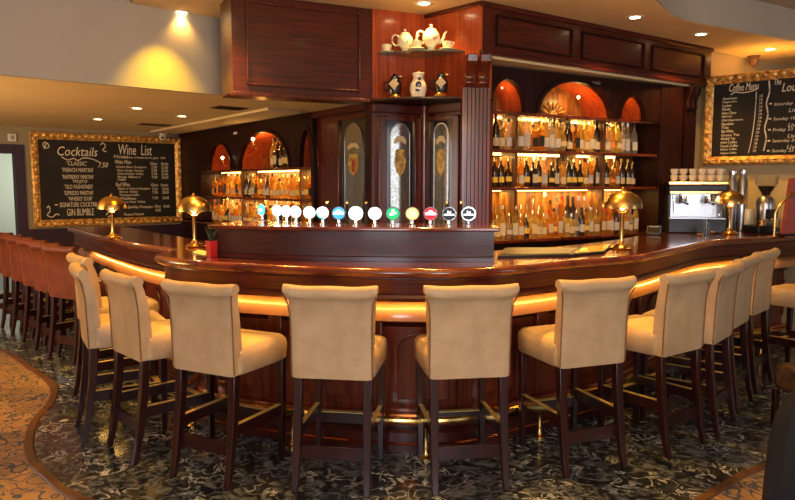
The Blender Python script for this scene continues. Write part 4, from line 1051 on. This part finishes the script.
MB().tube(spline([(.034, 0, .045), (.05, 0, .042), (.048, 0, .02), (.029, 0, .018)], 3), .0035, 6).build('handle', china, cupn)
rowsn = ['left end', 'second from left', 'third from left', 'fourth from left', 'fifth from left', 'right end']
for r_ in range(2):
    for i in range(6):
        v = mrot @ Vector((-.2 + .08 * i, -.1 + .0 * r_)); loc = (mx_ + v.x, my_ + v.y, 1.101 + .476 + .057 * r_)
        lb_ = f'white espresso cup on the coffee machine, {rowsn[i]} of the {"upper" if r_ else "lower"} layer'
        if k == 0: cupn.location = loc; cupn['label'] = lb_
        else: dup(cupn, loc, rn.uniform(-.5, .5), lb_)
        k += 1
gx, gy = AT(765, 6.38)
t = thing('coffee_grinder', 'steel coffee grinder with clear bean hopper under the coffee board', 'coffee grinder', (gx, gy, 1.101), .1)
MB().box(-.13, .10, -.12, .12, 0, .07).build('base', black, t, .01)
MB().lathe([(.075, .07), (.08, .09), (.085, .26), (.075, .31), (.05, .335), (.0005, .336)], .02, .02, 0, 20).build('motor_body', steel, t)
MB().box(-.03, .05, -.13, -.055, .13, .22).build('dosing_chamber', black, t, .008)
MB().lathe([(.035, .337), (.037, .36), (.095, .46), (.10, .52), (.10, .53), (.0005, .531)], .02, .02, 0, 20).build('bean_hopper', glassm, t)
MB().lathe([(.028, .342), (.030, .36), (.068, .43), (.0005, .44)], .02, .02, 0, 16).build('coffee_beans', mat('dark_beans', (.03, .012, .006), .6), t)
MB().tube([(.0, -.13, .14), (-.05, -.17, .13), (-.08, -.19, .125)], .009).build('portafilter_fork', chrome, t)
MB().lathe([(.04, 0), (.042, .05), (.03, .055), (.0005, .056)], -.07, -.07, .071, 14).build('tamper', brass, t)
def simple(name, px, d, z, prof, m, label, cat, n=16, extra=None, group=None):
    x, y = AT(px, d); t = thing(name, label, cat, (x, y, z), 0, group); MB().lathe(prof, n=n).build('body', m, t)
    return t
tall = [(.028, 0), (.034, .01), (.034, .16), (.031, .16), (.030, .012), (.0005, .010)]
for px, d, m, h_, lb_ in ((707.5, 6.0, glassm, .15, 'clear drinking glass standing before the espresso machine'), (778.5, 6.17, glassm, .17, 'tall clear glass beside the red upright board')):
    simple('drinking_glass', px, d, 1.101, [(r, z * h_ / .16) for r, z in tall], m, lb_, 'glass')
simple('milk_canister', 749, 6.6, 1.101, [(.05, 0), (.055, .01), (.055, .20), (.05, .215), (.0005, .216)], china, 'pale cylindrical canister left of the coffee grinder', 'canister')
simple('paper_cup', 785, 6.5, 1.101, [(.03, 0), (.042, .13), (.044, .132), (.0005, .131)], china, 'pale paper cup between the grinder and the red board', 'cup')
for px, d, h_, lb_ in ((731.5, 6.62, .57, 'slim steel flask behind the brass lamp on the right counter'), (742, 6.62, .58, 'second steel flask right of the brass lamp top')):
    t = simple('steel_flask', px, d, 1.101, [(.045, 0), (.048, .01), (.048, h_ - .10), (.028, h_ - .06), (.028, h_ - .005), (.0005, h_)], steel, lb_, 'flask')
    MB().lathe([(.031, h_ - .03), (.031, h_ + .002), (.0005, h_ + .004)], n=14).build('lid', chrome, t)
for i, (px, py, lb_) in enumerate([(700, 233, 'small round brass dish left of the lamp by the coffee machine'), (713, 231, 'small round brass dish beside the lamp foot by the machine')]):
    x, y = G(px, py + 3, 1.1); t = thing('brass_dish', lb_, 'dish', (x, y, 1.101), 0, 'small brass dishes'); lathe_obj('bowl', [(.0005, .002), (.012, 0), (.025, .018), (.023, .019), (.01, .004), (.0005, .004)], brass, t)
# red tapered board and curved brass tap at the right edge
x, y = AT(791, 5.98)
t = thing('red_board', 'dark red tapered upright board on the counter at right picture edge', 'board', (x, y, 1.101), .1)
MB().prism_y([(-.075, 0), (.16, 0), (.10, .50), (-.022, .50)], -.02, .02).build('panel', redwood, t, .004)
MB().prism_y([(-.085, 0), (.17, 0), (.17, .02), (-.085, .02)], -.05, .05).build('foot', wood_dark, t, .004)
MB().tube(spline([(-.16, -.03, .20), (-.13, -.035, .26), (-.06, -.045, .34), (.02, -.05, .375), (.10, -.05, .38)], 5), .012, 10).build('curved_brass_arm', brass, t)
MB().tube([(-.16, -.03, .0), (-.16, -.03, .205)], .009, 10).build('arm_post', brass, t)

# bar mats / drip trays between plinth and lamp
def tray(name, pts, z, label, m_in, m_out, cat='drip tray'):
    t = thing(name, label, cat)
    P_ = [Vector(G(*p, z)) for p in pts]; c_ = sum(P_, Vector((0, 0))) / 4
    MB().prism(P_, z + .001, z + .016).build('tray', m_out, t, .003)
    MB().prism([c_ + (p - c_) * .90 for p in P_], z + .0161, z + .020).build('grille', m_in, t)
    return t
bars = mat('tray_grille', (.035, .03, .022), .35, .5)
tray('drip_tray', [(498, 258), (572, 257), (583, 250), (505, 250)], 1.10, 'black edged drip tray on the counter right of the tap plinth', bars, black)
tray('bar_mat', [(572, 256.5), (604, 254), (612, 246.5), (584, 249)], 1.10, 'flat shiny yellow bar mat on the counter by the large lamp', mat('yellow_mat', (.65, .52, .12), .2, .3), black, 'bar mat')
# small white and green things by the left lamp
x, y = G(212, 257, 1.1)
t = thing('red_pot', 'bright red plastic pot holding dark leaves left of the plinth', 'pot', (x, y, 1.101))
MB().lathe([(.030, 0), (.032, .004), (.038, .10), (.036, .10), (.03, .01), (.0005, .009)], n=4).build('pot', red, t)
lv = MB()
for i in range(7):
    a = i * .9; lv.tube([(0, 0, .04), (.012 * math.cos(a), .012 * math.sin(a), .12), (.04 * math.cos(a), .04 * math.sin(a), .17 + .02 * (i % 3))], [.004, .006, .001], 5)
lv.build('leaves', mat('dark_leaf', (.02, .04, .012), .5), t)
t = thing('folded_leaflet', 'white and green leaflet lying on the counter beside the red pot', 'leaflet'); P_ = [Vector(G(*p, 1.1)) for p in ((192, 253), (206, 256.5), (207, 251.5), (198, 250))]
MB().prism(P_, 1.101, 1.104).build('sheet', mat('leaflet_green', (.35, .48, .25), .5), t)

# ------------------------------------------------------------------ ceiling and wall fixtures
for px, py, w_, lb_ in ((229, 107.5, .34, 'brown rectangular air grille in the low ceiling, nearer the canopy'), (155, 124.3, .40, 'brown rectangular air grille in the low ceiling before the board')):
    x, y = G(px, py, ZL); t = thing('air_grille', lb_, 'air vent', (x, y, ZL), ang(fd), 'ceiling air grilles')
    MB().box(-w_ / 2, w_ / 2, -.11, .11, -.008, 0).build('frame', ventm, t, .002)
    g = MB()
    for i in range(7): g.box(-w_ / 2 + .02, w_ / 2 - .02, -.09 + i * .027, -.078 + i * .027, -.014, -.008)
    g.build('slats', wood_dark, t)
pcam = wl(col_at(160, WC, WD), .20)
t = thing('security_camera', 'white dome security camera below the low ceiling at the board corner', 'camera', (pcam.x, pcam.y, ZL))
MB().lathe([(.0005, -.001), (.06, -.001), (.062, -.03), (.05, -.04), (.0005, -.041)], n=18).build('mount', white, t)
MB().sphere((0, -.02, -.075), .052, 14).build('dome', white, t)
MB().lathe([(.022, 0), (.022, .012), (.0005, .013)], n=12).build('lens', black, t).matrix_local = Matrix.Translation((.01, -.06, -.085)) @ Matrix.Rotation(PI / 2, 4, 'X')
ps = wl(col_at(14, WC, WD), .0); t = thing('wall_sensor', 'small white sensor box on the wall above the doorway', 'sensor', (ps.x, ps.y, 2.17), ang(WD))
MB().box(-.05, .05, -.04, -.001, -.05, .05).build('housing', white, t, .006); MB().lathe([(.03, 0), (.025, .008), (.0005, .009)], n=12).build('lens', steel, t).matrix_local = Matrix.Translation((0, -.042, 0)) @ Matrix.Rotation(PI / 2, 4, 'X')
so = R0 + rd * rx(592) - V * .022
t = thing('shelf_sign', 'tiny grey plate fixed high on the right back bar frieze', 'plate', (so.x, so.y, 2.44), A31); MB().box(-.05, .05, -.006, 0, -.012, .012).build('plate', steel, t)
so = W0 + wd * lx(237) + Vector((-wd.y, wd.x)) * -.0
nl = Vector((wd.y, -wd.x)); so = W0b + wd * lx(237) + nl * .021
t = thing('shelf_sign', 'tiny pale plate fixed high on the left back bar frieze', 'plate', (so.x, so.y, 2.21), ang(wd)); MB().box(-.05, .05, -.006, 0, -.015, .015).build('plate', white, t)
# till keypad on right shelf end, small squat jar
x, y = AT(655, 6.15)
t = thing('card_terminal', 'dark angled card terminal beside the right end of lowest shelf', 'card terminal', (x, y, 1.101), -.4)
mb = MB(); mb.add([(-.06, -.09, 0), (.06, -.09, 0), (.06, .09, 0), (-.06, .09, 0), (-.06, -.09, .02), (.06, -.09, .02), (.06, .09, .08), (-.06, .09, .08)], [(0, 3, 2, 1), (4, 5, 6, 7), (0, 1, 5, 4), (2, 3, 7, 6), (0, 4, 7, 3), (1, 2, 6, 5)])
mb.build('body', black, t, .006); MB().box(-.04, .04, .02, .07, .066, .069).build('screen', white, t)

# ------------------------------------------------------------------ coat draped chair and tub chair at the lower right
def ribbon_body(name, m, parent, rows, thick):
    pass
x, y = AT(818, 2.5, .6)
t = thing('draped_chair', 'black coat draped chair back at the lower right picture corner', 'chair', (x, y, 0), .5)
rings = [(0.002, .30, .07), (.2, .29, .075), (.45, .27, .08), (.62, .25, .08), (.72, .22, .075), (.78, .17, .06), (.805, .10, .035)]
vs = []; fs = []; n = 20
for z, hx, hy in rings:
    for j in range(n):
        a = 2 * PI * j / n; w = 1 + .05 * math.sin(5 * a + z * 3); vs.append((hx * math.copysign(abs(math.cos(a)) ** .7, math.cos(a)) * w, hy * math.sin(a) * w, z))
for i in range(len(rings) - 1):
    for j in range(n): j2 = (j + 1) % n; fs.append((i * n + j, i * n + j2, (i + 1) * n + j2, (i + 1) * n + j))
fs += [tuple(range(n))[::-1], tuple((len(rings) - 1) * n + j for j in range(n))]
MB().add(vs, fs).build('coat', blackm, t)
MB().sphere((.14, -.075, .55), .06, 12, (.5, .3, 2.4)).build('dark_red_scarf', mat('dark_red_cloth', (.10, .01, .03), .8), t)
x, y = AT(816, 3.9, .6)
t = thing('tub_chair', 'low patterned brown tub chair cut by the right picture edge', 'chair', (x, y, 0), .1)
tubm = noise_col(mat('brown_patterned_fabric', (.2, .1, .06), .8), (.10, .06, .05), (.26, .12, .05), (1, 1, 1), 22)
MB().tube(spline([(-.02, .0, .68), (.12, -.08, .70), (.3, -.10, .71), (.48, -.06, .70), (.58, .05, .68)], 4), .035, 10).build('rolled_top', tubm, t)
MB().sweep([(-.02, 0), (.12, -.08), (.3, -.10), (.48, -.06), (.58, .05)], [(-.03, .12), (-.03, .67), (.03, .67), (.03, .12)]).build('backrest', tubm, t)
MB().box(.04, .52, .0, .42, .25, .42).build('seat', tubm, t, .03)
for sx in (.03, .50):
    for sy in (.0, .38): MB().box(sx, sx + .035, sy, sy + .035, .001, .25).build('leg', leg_wood, t, .003)
